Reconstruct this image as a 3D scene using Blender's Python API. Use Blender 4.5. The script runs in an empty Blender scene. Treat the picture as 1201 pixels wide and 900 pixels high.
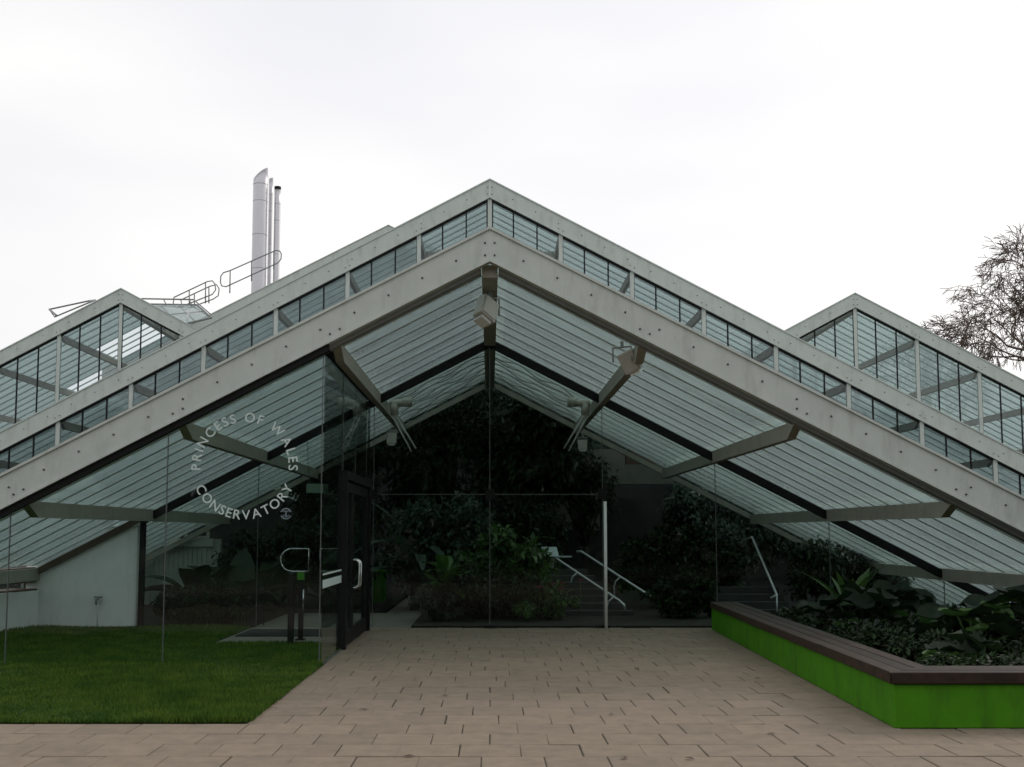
import bpy, math, random
import numpy as np
from mathutils import Vector, Matrix
random.seed(7); RNG = np.random.default_rng(7)
R = math.radians
S = bpy.context.scene
COL = S.collection

# ------------------------------------------------------------------ camera
cam_d = bpy.data.cameras.new('camera'); cam = bpy.data.objects.new('camera', cam_d); COL.objects.link(cam)
cam.location = (0, 0, 1.6); cam.rotation_euler = (R(90 + 5.3), 0, 0)
cam_d.sensor_width = 36; cam_d.lens = 36 * 1300 / 1201
cam_d.shift_x = 26.0 / 1201; cam_d.shift_y = 54.4 / 1201
cam_d.clip_start = 0.05; cam_d.clip_end = 3000
S.camera = cam

# ------------------------------------------------------------------ world
SUN_EL, SUN_AZ = 32.0, 58.0        # azimuth from +Y (view direction) towards +X
w = bpy.data.worlds.new('World'); S.world = w; w.use_nodes = True
nt = w.node_tree; N = nt.nodes; L = nt.links; N.clear()
sky = N.new('ShaderNodeTexSky'); sky.sky_type = 'NISHITA'; sky.sun_disc = False
sky.sun_elevation = R(SUN_EL); sky.sun_rotation = R(SUN_AZ); sky.dust_density = 5.0; sky.air_density = 1.0
hs = N.new('ShaderNodeHueSaturation'); hs.inputs['Saturation'].default_value = 0.5
L.new(sky.outputs[0], hs.inputs['Color'])
tc = N.new('ShaderNodeTexCoord'); mp = N.new('ShaderNodeMapping'); mp.inputs['Scale'].default_value = (1, 1, 3.2)
nz = N.new('ShaderNodeTexNoise'); nz.inputs['Scale'].default_value = 1.6; nz.inputs['Detail'].default_value = 3; nz.inputs['Roughness'].default_value = 0.45
cr = N.new('ShaderNodeValToRGB'); cr.color_ramp.elements[0].position = 0.36; cr.color_ramp.elements[1].position = 0.72
cr.color_ramp.elements[0].color = (9.75, 9.77, 10.35, 1); cr.color_ramp.elements[1].color = (12.4, 12.2, 11.9, 1)
L.new(tc.outputs['Generated'], mp.inputs[0]); L.new(mp.outputs[0], nz.inputs['Vector']); L.new(nz.outputs['Fac'], cr.inputs[0])
mx = N.new('ShaderNodeMixRGB'); mx.inputs[0].default_value = 0.80
L.new(hs.outputs[0], mx.inputs[1]); L.new(cr.outputs[0], mx.inputs[2])
bg = N.new('ShaderNodeBackground'); bg.inputs['Strength'].default_value = 0.1
wo = N.new('ShaderNodeOutputWorld'); L.new(mx.outputs[0], bg.inputs[0]); L.new(bg.outputs[0], wo.inputs[0])

sd = bpy.data.lights.new('sun', 'SUN'); sd.energy = 0.8; sd.angle = R(14); sd.color = (1.0, 0.95, 0.88)
sun = bpy.data.objects.new('sun', sd); COL.objects.link(sun)
dirv = Vector((math.sin(R(SUN_AZ)) * math.cos(R(SUN_EL)), math.cos(R(SUN_AZ)) * math.cos(R(SUN_EL)), math.sin(R(SUN_EL))))
sun.rotation_euler = dirv.to_track_quat('Z', 'Y').to_euler(); sun.location = (30, 20, 40)

S.view_settings.view_transform = 'Standard'; S.view_settings.look = 'None'
S.view_settings.exposure = 0.0; S.view_settings.gamma = 1.0; S.view_settings.use_curve_mapping = False
S.cycles.max_bounces = 7; S.cycles.diffuse_bounces = 3; S.cycles.glossy_bounces = 3
S.cycles.transmission_bounces = 5; S.cycles.transparent_max_bounces = 24
S.cycles.caustics_reflective = False; S.cycles.caustics_refractive = False
S.cycles.use_denoising = True; S.cycles.sample_clamp_indirect = 6.0

# ------------------------------------------------------------------ materials
def lin(c):
    return tuple((x / 12.92 if x <= 0.04045 else ((x + 0.055) / 1.055) ** 2.4) for x in c)
def new_mat(name):
    m = bpy.data.materials.new(name); m.use_nodes = True
    return m, m.node_tree.nodes, m.node_tree.links, m.node_tree.nodes['Principled BSDF']
def pmat(name, col, rough=0.6, metal=0.0, var=0.12, scale=6.0, bump=0.0, bscale=40.0, stretch=(1, 1, 1), spec=0.5, objvar=0.0, dirt=0.0, islvar=0.0, dirtcol=(.10, .10, .07)):
    m, n, l, p = new_mat(name)
    p.inputs['Roughness'].default_value = rough; p.inputs['Metallic'].default_value = metal
    p.inputs['Specular IOR Level'].default_value = spec
    t = n.new('ShaderNodeTexCoord'); mpp = n.new('ShaderNodeMapping'); mpp.inputs['Scale'].default_value = stretch
    geo = n.new('ShaderNodeNewGeometry')
    l.new(geo.outputs['Position'], mpp.inputs[0])
    z = n.new('ShaderNodeTexNoise'); z.inputs['Scale'].default_value = scale; z.inputs['Detail'].default_value = 6; z.inputs['Roughness'].default_value = 0.62
    l.new(mpp.outputs[0], z.inputs['Vector'])
    rmp = n.new('ShaderNodeMapRange'); rmp.inputs[1].default_value = 0.25; rmp.inputs[2].default_value = 0.75
    rmp.inputs[3].default_value = 1 - var; rmp.inputs[4].default_value = 1 + var
    l.new(z.outputs['Fac'], rmp.inputs[0])
    val = rmp.outputs[0]
    def mul(a, b):
        q = n.new('ShaderNodeMath'); q.operation = 'MULTIPLY'; l.new(a, q.inputs[0]); l.new(b, q.inputs[1]); return q.outputs[0]
    if objvar:
        oi = n.new('ShaderNodeObjectInfo'); r2 = n.new('ShaderNodeMapRange'); r2.inputs[3].default_value = 1 - objvar; r2.inputs[4].default_value = 1 + objvar
        l.new(oi.outputs['Random'], r2.inputs[0]); val = mul(val, r2.outputs[0])
    if islvar:
        r3 = n.new('ShaderNodeMapRange'); r3.inputs[3].default_value = 1 - islvar; r3.inputs[4].default_value = 1 + islvar
        l.new(geo.outputs['Random Per Island'], r3.inputs[0]); val = mul(val, r3.outputs[0])
    vm = n.new('ShaderNodeVectorMath'); vm.operation = 'SCALE'; vm.inputs[0].default_value = col[:3]
    l.new(val, vm.inputs['Scale'])
    out = vm.outputs[0]
    if dirt:
        z2 = n.new('ShaderNodeTexNoise'); z2.inputs['Scale'].default_value = 1.7; z2.inputs['Detail'].default_value = 9; z2.inputs['Roughness'].default_value = 0.7
        mp2 = n.new('ShaderNodeMapping'); mp2.inputs['Scale'].default_value = (3.0, 3.0, 0.8)
        l.new(geo.outputs['Position'], mp2.inputs[0]); l.new(mp2.outputs[0], z2.inputs['Vector'])
        r4 = n.new('ShaderNodeMapRange'); r4.inputs[1].default_value = 0.50; r4.inputs[2].default_value = 0.72; r4.inputs[3].default_value = 0; r4.inputs[4].default_value = dirt
        l.new(z2.outputs['Fac'], r4.inputs[0])
        md = n.new('ShaderNodeMixRGB'); l.new(r4.outputs[0], md.inputs[0]); l.new(out, md.inputs[1]); md.inputs[2].default_value = (*dirtcol, 1)
        out = md.outputs[0]
    l.new(out, p.inputs['Base Color'])
    if bump:
        z3 = n.new('ShaderNodeTexNoise'); z3.inputs['Scale'].default_value = bscale; z3.inputs['Detail'].default_value = 5
        l.new(mpp.outputs[0], z3.inputs['Vector'])
        b = n.new('ShaderNodeBump'); b.inputs['Strength'].default_value = bump; b.inputs['Distance'].default_value = 0.02
        l.new(z3.outputs['Fac'], b.inputs['Height']); l.new(b.outputs[0], p.inputs['Normal'])
    return m
def glass_mat(name, tint, refl=1.0, haze=0.0, hazecol=(.5, .6, .58), wavy=0.0, base=0.0):
    """thin sheet glass: tinted see-through + Fresnel mirror + a little diffusing grime"""
    m, n, l, p = new_mat(name); n.remove(p); out = n['Material Output']
    tr = n.new('ShaderNodeBsdfTransparent'); tr.inputs[0].default_value = (*tint, 1)
    gl = n.new('ShaderNodeBsdfGlossy'); gl.inputs['Roughness'].default_value = 0.01
    fr = n.new('ShaderNodeLayerWeight'); fr.inputs['Blend'].default_value = .5
    p5 = n.new('ShaderNodeMath'); p5.operation = 'POWER'; p5.inputs[1].default_value = 5.0; l.new(fr.outputs['Facing'], p5.inputs[0])
    sc = n.new('ShaderNodeMath'); sc.operation = 'MULTIPLY_ADD'; sc.inputs[1].default_value = .9 * refl; sc.inputs[2].default_value = .034 * refl + base; l.new(p5.outputs[0], sc.inputs[0])
    cur = tr.outputs[0]
    geo = n.new('ShaderNodeNewGeometry')
    if haze:
        df = n.new('ShaderNodeBsdfDiffuse'); df.inputs[0].default_value = (*hazecol, 1)
        tl = n.new('ShaderNodeBsdfTranslucent'); tl.inputs[0].default_value = (*hazecol, 1)
        a = n.new('ShaderNodeMixShader'); a.inputs[0].default_value = 0.62; l.new(df.outputs[0], a.inputs[1]); l.new(tl.outputs[0], a.inputs[2])
        z = n.new('ShaderNodeTexNoise'); z.inputs['Scale'].default_value = 1.1; z.inputs['Detail'].default_value = 3; z.inputs['Roughness'].default_value = .5
        mpp = n.new('ShaderNodeMapping'); mpp.inputs['Scale'].default_value = (1, 2.6, 1)
        l.new(geo.outputs['Position'], mpp.inputs[0]); l.new(mpp.outputs[0], z.inputs['Vector'])
        rr = n.new('ShaderNodeMapRange'); rr.inputs[1].default_value = .3; rr.inputs[2].default_value = .75
        rr.inputs[3].default_value = haze * .75; rr.inputs[4].default_value = min(1, haze * 1.3); l.new(z.outputs['Fac'], rr.inputs[0])
        oi = n.new('ShaderNodeObjectInfo'); ro = n.new('ShaderNodeMapRange'); ro.inputs[3].default_value = .86; ro.inputs[4].default_value = 1.12
        l.new(oi.outputs['Random'], ro.inputs[0])
        mu = n.new('ShaderNodeMath'); mu.operation = 'MULTIPLY'; mu.use_clamp = True; l.new(rr.outputs[0], mu.inputs[0]); l.new(ro.outputs[0], mu.inputs[1])
        b = n.new('ShaderNodeMixShader'); l.new(mu.outputs[0], b.inputs[0]); l.new(cur, b.inputs[1]); l.new(a.outputs[0], b.inputs[2]); cur = b.outputs[0]
    if wavy:
        z = n.new('ShaderNodeTexNoise'); z.inputs['Scale'].default_value = 1.3; l.new(geo.outputs['Position'], z.inputs['Vector'])
        bp = n.new('ShaderNodeBump'); bp.inputs['Strength'].default_value = wavy; bp.inputs['Distance'].default_value = .05
        l.new(z.outputs['Fac'], bp.inputs['Height']); l.new(bp.outputs[0], gl.inputs['Normal'])
    f = n.new('ShaderNodeMixShader'); l.new(sc.outputs[0], f.inputs[0]); l.new(cur, f.inputs[1]); l.new(gl.outputs[0], f.inputs[2])
    l.new(f.outputs[0], out.inputs[0])
    return m
def leaf_mat(name, col, rough=.38, var=.55, hue=0.02, spec=.5):
    m, n, l, p = new_mat(name)
    geo = n.new('ShaderNodeNewGeometry')
    hsv = n.new('ShaderNodeHueSaturation'); hsv.inputs['Color'].default_value = (*col, 1)
    r1 = n.new('ShaderNodeMapRange'); r1.inputs[3].default_value = 1 - var; r1.inputs[4].default_value = 1 + var; l.new(geo.outputs['Random Per Island'], r1.inputs[0])
    z = n.new('ShaderNodeTexNoise'); z.inputs['Scale'].default_value = 2.5; l.new(geo.outputs['Position'], z.inputs['Vector'])
    r2 = n.new('ShaderNodeMapRange'); r2.inputs[1].default_value = .3; r2.inputs[2].default_value = .7; r2.inputs[3].default_value = .5 - hue; r2.inputs[4].default_value = .5 + hue; l.new(z.outputs['Fac'], r2.inputs[0])
    r5 = n.new('ShaderNodeMapRange'); r5.inputs[1].default_value = .3; r5.inputs[2].default_value = .7; r5.inputs[3].default_value = 1.25; r5.inputs[4].default_value = .75; l.new(z.outputs['Fac'], r5.inputs[0])
    mv = n.new('ShaderNodeMath'); mv.operation = 'MULTIPLY'; l.new(r1.outputs[0], mv.inputs[0]); l.new(r5.outputs[0], mv.inputs[1])
    l.new(mv.outputs[0], hsv.inputs['Value']); l.new(r2.outputs[0], hsv.inputs['Hue'])
    l.new(hsv.outputs[0], p.inputs['Base Color']); p.inputs['Roughness'].default_value = rough; p.inputs['Specular IOR Level'].default_value = spec
    tl = n.new('ShaderNodeBsdfTranslucent'); l.new(hsv.outputs[0], tl.inputs[0])
    mxs = n.new('ShaderNodeMixShader'); mxs.inputs[0].default_value = .25; l.new(p.outputs[0], mxs.inputs[1]); l.new(tl.outputs[0], mxs.inputs[2])
    l.new(mxs.outputs[0], n['Material Output'].inputs[0])
    return m

M = {}
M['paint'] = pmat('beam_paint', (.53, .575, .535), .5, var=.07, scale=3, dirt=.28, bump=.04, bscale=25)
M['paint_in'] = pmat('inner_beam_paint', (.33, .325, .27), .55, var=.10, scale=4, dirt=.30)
M['black'] = pmat('black_metal', (.008, .008, .009), .5, var=.2, spec=.2)
M['bar'] = pmat('glazing_bar_metal', (.22, .23, .22), .5, var=.15)
M['roofbar'] = pmat('roof_bar_paint', (.56, .60, .57), .6, var=.12, scale=3)
M['roofglass'] = glass_mat('roof_glass', (.74, .80, .79), .8, haze=.42, hazecol=(.68, .785, .775))
M['wallglass'] = glass_mat('clerestory_glass', (.88, .92, .93), .8, haze=.05, hazecol=(.4, .45, .45))
M['screen'] = glass_mat('screen_glass', (.90, .94, .92), .40, wavy=.05)
M['screen_front'] = glass_mat('entrance_glass', (.93, .965, .955), .55, haze=.004, hazecol=(.35, .42, .40), wavy=.08)
M['screen_side'] = glass_mat('porch_side_glass', (.86, .92, .90), 1.15, haze=.01, hazecol=(.35, .42, .40), wavy=.06)
M['joint'] = pmat('silicone_joint', (.10, .115, .11), .4)
M['bolt'] = pmat('bolt_head', (.10, .10, .095), .5, .6)
M['steel'] = pmat('stainless_steel', (.62, .64, .65), .22, 1.0, var=.06)
M['rail'] = pmat('rail_steel', (.66, .68, .69), .35, .6, var=.06)
M['flue'] = pmat('flue_steel', (.56, .55, .57), .36, .8, var=.10, scale=1.2, stretch=(1, 1, .3))
M['whitewall'] = pmat('white_render', (.88, .90, .89), .8, var=.05, scale=2.5, dirt=.14, bump=.06, bscale=60)
M['greenpaint'] = pmat('green_painted_wall', (.056, .222, .004), .65, spec=.2, var=.16, scale=3, dirtcol=(.02, .025, .012), dirt=.55, bump=.10, bscale=70)
M['wood'] = pmat('bench_timber', (.034, .021, .014), .6, spec=.25, var=.45, scale=7, stretch=(1, 1, 1), bump=.2, bscale=30, objvar=.25)
M['slab'] = pmat('concrete_slab', (.214, .169, .121), .85, var=.16, scale=5.5, bump=.35, bscale=90, objvar=.075, dirt=.30, dirtcol=(.06, .055, .035))
M['slabs'] = pmat('concrete_slab_field', (.214, .169, .121), .85, var=.16, scale=5.5, bump=.35, bscale=90, islvar=.075, dirt=.30, dirtcol=(.06, .055, .035))
M['sand'] = pmat('joint_sand', (.058, .050, .034), .95, var=.5, scale=9)
M['path'] = pmat('path_concrete', (.20, .18, .155), .85, var=.15, scale=5, dirt=.2)
M['grass'] = leaf_mat('grass_blade', (.066, .132, .015), .6, .45, .02, .2)
M['turf'] = pmat('turf_soil', (.038, .066, .012), .95, var=.35, scale=9)
M['soil'] = pmat('bed_soil', (.016, .013, .010), .95, var=.4, scale=8)
M['ground'] = pmat('park_ground', (.05, .075, .025), .95, var=.3, scale=.4)
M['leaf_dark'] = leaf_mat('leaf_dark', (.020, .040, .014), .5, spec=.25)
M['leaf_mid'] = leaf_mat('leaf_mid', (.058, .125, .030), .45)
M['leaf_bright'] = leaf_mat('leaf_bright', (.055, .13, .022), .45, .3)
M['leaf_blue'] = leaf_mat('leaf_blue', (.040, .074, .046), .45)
M['leaf_outdoor'] = leaf_mat('leaf_outdoor', (.030, .048, .018))
M['bigleaf'] = leaf_mat('big_leaf', (.013, .027, .010), .55, .35, .02, .3)
M['flower'] = pmat('petal', (.42, .06, .12), .6)
M['bark'] = pmat('bark', (.045, .034, .028), .9, var=.3, scale=8)
M['bark_far'] = pmat('plane_bark', (.105, .070, .052), .9, var=.3, scale=2)
M['lettering'] = pmat('frosted_lettering', (.58, .68, .65), .6, var=.05)
M['emblem'] = pmat('frosted_emblem', (.16, .20, .22), .6, var=.05)
M['stripe'] = pmat('frosted_stripe', (.52, .62, .60), .6, var=.05)
M['greybox'] = pmat('grey_casing', (.46, .44, .39), .5, var=.08, dirt=.15)
M['lens'] = pmat('lamp_glass', (.03, .035, .04), .12, var=.05)
M['white'] = pmat('white_enamel', (.78, .80, .78), .4, var=.05)
M['bin'] = pmat('green_plastic', (.05, .24, .012), .45, var=.06)
M['mat'] = pmat('rubber_mat', (.012, .012, .013), .9)
M['concrete'] = pmat('concrete', (.22, .22, .20), .85, var=.15, scale=2, dirt=.3)
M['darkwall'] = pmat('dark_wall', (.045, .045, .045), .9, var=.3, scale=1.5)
M['brown'] = pmat('brown_timber', (.10, .065, .045), .6, var=.25, scale=4)
M['signpanel'] = pmat('sign_panel', (.50, .58, .60), .4, var=.05)
M['signgreen'] = pmat('hanging_sign_face', (.26, .36, .28), .5, var=.05)
M['battens'] = pmat('batten_paint', (.48, .52, .46), .6, var=.1, dirt=.2)

# ------------------------------------------------------------------ builders
WL = {}   # world location of empties and parts (for parenting)
def link(o): COL.objects.link(o); return o
def mesh(name, v, f, mat=None, smooth=False):
    me = bpy.data.meshes.new(name); me.from_pydata([tuple(a) for a in v], [], f); me.update()
    if mat: me.materials.append(M[mat])
    if smooth: me.polygons.foreach_set('use_smooth', [True] * len(me.polygons))
    return me
def thing(name, label, cat, loc=(0, 0, 0), group=None):
    o = link(bpy.data.objects.new(name, None)); o.empty_display_size = .2; o.location = loc
    o['label'] = label; o['category'] = cat
    if group: o['group'] = group
    WL[o] = Vector(loc); return o
def tag(o, label, cat, group=None, kind=None):
    o['label'] = label; o['category'] = cat
    if group: o['group'] = group
    if kind: o['kind'] = kind
    return o
def put(name, me, parent=None, pos=(0, 0, 0), rot=(0, 0, 0), scale=(1, 1, 1)):
    o = link(bpy.data.objects.new(name, me)); p = Vector(pos)
    if parent is not None: o.parent = parent; p = p - WL[parent]
    o.location = p; o.rotation_euler = rot; o.scale = scale
    WL[o] = Vector(pos); return o
def struct(name, me, pos=(0, 0, 0)):
    o = put(name, me, None, pos); o['kind'] = 'structure'; return o
class B:
    def __init__(s): s.v = []; s.f = []
    def add(s, v, f):
        k = len(s.v); s.v += [tuple(a) for a in v]; s.f += [tuple(i + k for i in q) for q in f]; return s
    def box(s, a, b):
        x0, y0, z0 = a; x1, y1, z1 = b
        return s.add([(x0, y0, z0), (x1, y0, z0), (x1, y1, z0), (x0, y1, z0), (x0, y0, z1), (x1, y0, z1), (x1, y1, z1), (x0, y1, z1)],
                     [(3, 2, 1, 0), (4, 5, 6, 7), (0, 1, 5, 4), (1, 2, 6, 5), (2, 3, 7, 6), (3, 0, 4, 7)])
    def cbox(s, c, d): return s.box([c[i] - d[i] / 2 for i in range(3)], [c[i] + d[i] / 2 for i in range(3)])
    def prism(s, poly, y0, y1):       # polygon in XZ, extruded along Y
        n = len(poly)
        a = sum(poly[i][0] * poly[(i + 1) % n][1] - poly[(i + 1) % n][0] * poly[i][1] for i in range(n))
        if a < 0: poly = poly[::-1]
        v = [(x, y0, z) for x, z in poly] + [(x, y1, z) for x, z in poly]
        f = [tuple(range(n)), tuple(range(2 * n - 1, n - 1, -1))] + [((i + 1) % n, i, n + i, n + (i + 1) % n) for i in range(n)]
        return s.add(v, f)
    def prismx(s, poly, x0, x1):      # polygon in YZ extruded along X
        t = B().prism(poly, x0, x1)
        v = [(y, x, z) for x, y, z in t.v]
        return s.add(v, [q[::-1] for q in t.f])
    def prismz(s, poly, z0, z1):
        t = B().prism(poly, z0, z1)
        return s.add([(x, z, y) for x, y, z in t.v], [q[::-1] for q in t.f])
    def tube(s, pts, r, n=8, caps=True):
        pts = [Vector(p) for p in pts]; m = len(pts)
        rr = r if isinstance(r, (list, tuple)) else [r] * m
        ring0 = len(s.v); up = None
        for i, p in enumerate(pts):
            t = (pts[min(i + 1, m - 1)] - pts[max(i - 1, 0)]).normalized()
            if up is None:
                up = Vector((0, 0, 1)) if abs(t.z) < .9 else Vector((1, 0, 0))
            u = (up - t * up.dot(t)).normalized(); up = u; q = t.cross(u)
            for k in range(n):
                a = 2 * math.pi * k / n
                s.v.append(tuple(p + (u * math.cos(a) + q * math.sin(a)) * rr[i]))
        for i in range(m - 1):
            for k in range(n):
                a, b = ring0 + i * n + k, ring0 + i * n + (k + 1) % n
                s.f.append((a, b, b + n, a + n))
        if caps:
            s.f.append(tuple(ring0 + k for k in range(n))[::-1]); s.f.append(tuple(ring0 + (m - 1) * n + k for k in range(n)))
        return s
    def me(s, name, mat, smooth=False): return mesh(name, s.v, s.f, mat, smooth)
    def obj(s, name, mat, parent=None, smooth=False, bevel=0):
        m_ = s.me(name, mat, smooth)
        o = put(name, m_, None); 
        if parent is not None: o.parent = parent; o.location = -WL[parent]
        WL[o] = Vector((0, 0, 0))
        if bevel:
            md = o.modifiers.new('bevel', 'BEVEL'); md.width = bevel; md.segments = 2; md.limit_method = 'ANGLE'
        return o
def arc(c, r, a0, a1, n, ax=(0, 2)):
    out = []
    for i in range(n + 1):
        a = R(a0 + (a1 - a0) * i / n); p = list(c); p[ax[0]] += r * math.cos(a); p[ax[1]] += r * math.sin(a); out.append(tuple(p))
    return out
def fast_mesh(name, V, F, mat, smooth=False):
    """V (n,3), F (m,k) numpy -> mesh"""
    me = bpy.data.meshes.new(name); V = np.asarray(V, dtype=np.float32); F = np.asarray(F, dtype=np.int32); k = F.shape[1]
    me.vertices.add(len(V)); me.vertices.foreach_set('co', V.ravel())
    me.loops.add(F.size); me.loops.foreach_set('vertex_index', F.ravel())
    me.polygons.add(len(F)); me.polygons.foreach_set('loop_start', np.arange(0, F.size, k, dtype=np.int32))
    if smooth: me.polygons.foreach_set('use_smooth', np.ones(len(F), dtype=bool))
    me.update(calc_edges=True); me.validate(); me.materials.append(M[mat]); return me

MOD = 1.92
# ------------------------------------------------------------------ ground and paving
b = B(); b.add([(-1500, -1500, -.06), (1500, -1500, -.06), (1500, 1500, -.06), (-1500, 1500, -.06)], [(0, 1, 2, 3)])
struct('ground', b.me('ground', 'ground'))
paving = struct('paving', B().box((-14, -6, -.05), (14, 9.56, -.010)).box((-2.06, 9.56, -.05), (4.0, 18.9, -.010)).me('paving', 'sand'))
WL[paving] = Vector((0, 0, 0))
T = .45
def slab_mesh(wd, jit=0):
    g = .0035; e = .007; z = .0
    x0, x1, y0, y1 = -wd / 2 + g, wd / 2 - g, -T / 2 + g, T / 2 - g
    v = [(x0, y0, -.012), (x1, y0, -.012), (x1, y1, -.012), (x0, y1, -.012), (x0, y0, z - .004), (x1, y0, z - .004), (x1, y1, z - .004), (x0, y1, z - .004),
         (x0 + e, y0 + e, z), (x1 - e, y0 + e, z), (x1 - e, y1 - e, z), (x0 + e, y1 - e, z)]
    f = [(8, 9, 10, 11)] + [(i, (i + 1) % 4, 4 + (i + 1) % 4, 4 + i) for i in range(4)] + [(4 + i, 4 + (i + 1) % 4, 8 + (i + 1) % 4, 8 + i) for i in range(4)]
    return v, f
full = mesh('slab', *slab_mesh(T), 'slab')
cand = []; rest = B()
row = 0; y = 9.50 - T * 14 + T / 2
while y < 18.88:
    off = (T / 2 if row % 2 else 0) + random.choice((0, 0, 0, .07, -.06)); row += 1
    x = -13.95 + off
    lo = -13.9 if y < 9.5 else -2.05
    hi = 13.9 if y < 9.3 else 3.75
    while x < hi:
        a, c = max(x, lo), min(x + T, hi)
        if c - a > .06:
            if y > 18.6 and False: pass
            vis = y > 7.5 and abs((a + c) / 2 - .02 * y) < .47 * y + .3 and (a + c) / 2 > -2.05 - (2.6 if y < 9.6 else 0) and (a + c) / 2 < 3.8 + (1 if y < 9.3 else 0)
            cand.append((not vis, y, a, c))
        x += T
    y += T
cand.sort(key=lambda q: (q[0], q[1]))
for i, (hid, y, a, c) in enumerate(cand):
    dz = random.gauss(0, .0016); rx, ry = random.gauss(0, .003), random.gauss(0, .003)
    if i < 300 and not hid:
        m_ = full if abs(c - a - T) < .002 else mesh('slab', *slab_mesh(c - a), 'slab')
        put('slab', m_, paving, ((a + c) / 2 + random.gauss(0, .003), y + random.gauss(0, .0025), dz), (rx, ry, random.gauss(0, .004)))
    else:
        v, f = slab_mesh(c - a); mt = Matrix.Rotation(rx, 3, 'X') @ Matrix.Rotation(ry, 3, 'Y')
        rest.add([tuple(mt @ Vector(p) + Vector(((a + c) / 2, y, dz))) for p in v], f)
o = put('slab_field', rest.me('slab_field', 'slabs'), paving); o['kind'] = 'stuff'

# lawn with grass blades
struct('lawn', B().box((-16, 9.585, -.05), (-2.075, 16.15, .012)).box((-16, 16.15, -.05), (-4.05, 19.1, .012)).me('lawn', 'turf'))
def grass(x0, x1, y0, y1, n):
    x = RNG.uniform(x0, x1, n); y = RNG.uniform(y0, y1, n)
    k = ~((x > -4.0) & (y > 16.15)); x, y = x[k], y[k]; n = len(x)
    a = RNG.uniform(0, 2 * np.pi, n); h = RNG.uniform(.022, .055, n) * (1 + .35 * np.sin(x * 2.1 + y * 1.3)); wd = RNG.uniform(.004, .008, n) * (y / 10)
    ln = RNG.uniform(0, .03, n); la = RNG.uniform(0, 2 * np.pi, n)
    V = np.zeros((n, 3, 3)); V[:, 0] = np.stack([x - np.cos(a) * wd, y - np.sin(a) * wd, np.full(n, .008)], 1)
    V[:, 1] = np.stack([x + np.cos(a) * wd, y + np.sin(a) * wd, np.full(n, .008)], 1)
    V[:, 2] = np.stack([x + np.cos(la) * ln, y + np.sin(la) * ln, .012 + h], 1)
    return V.reshape(-1, 3)
GV = np.concatenate([grass(-7.2, -2.045, 9.545, 12.5, 75000), grass(-8.2, -2.05, 12.5, 16.2, 62000), grass(-8.6, -4.05, 16.2, 19.0, 26000), grass(-12, -6, 9.6, 16, 14000), grass(-2.12, -2.015, 9.56, 13.62, 2600), grass(-7, -2.05, 9.515, 9.62, 3200)])
g = put('grass', fast_mesh('grass', GV, np.arange(len(GV)).reshape(-1, 3), 'grass')); tag(g, 'short mown green lawn beside the paved entrance', 'grass', kind='stuff')
# path inside the lobby and beds inside the house
struct('lobby_path', B().box((-4.03, 16.17, -.05), (-2.07, 22.5, -.004)).box((-2.07, 18.97, -.05), (-1.35, 30, -.005)).me('lobby_path', 'path'))
struct('planting_soil', B().box((-1.33, 19.0, -.05), (16, 45, .03)).box((-16, 22.5, -.05), (-2.1, 45, .03)).box((-16, 19.15, -.05), (-4.07, 22.5, .03)).box((3.9, 9.75, -.05), (14, 18.8, .05)).me('planting_soil', 'soil'))

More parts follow.
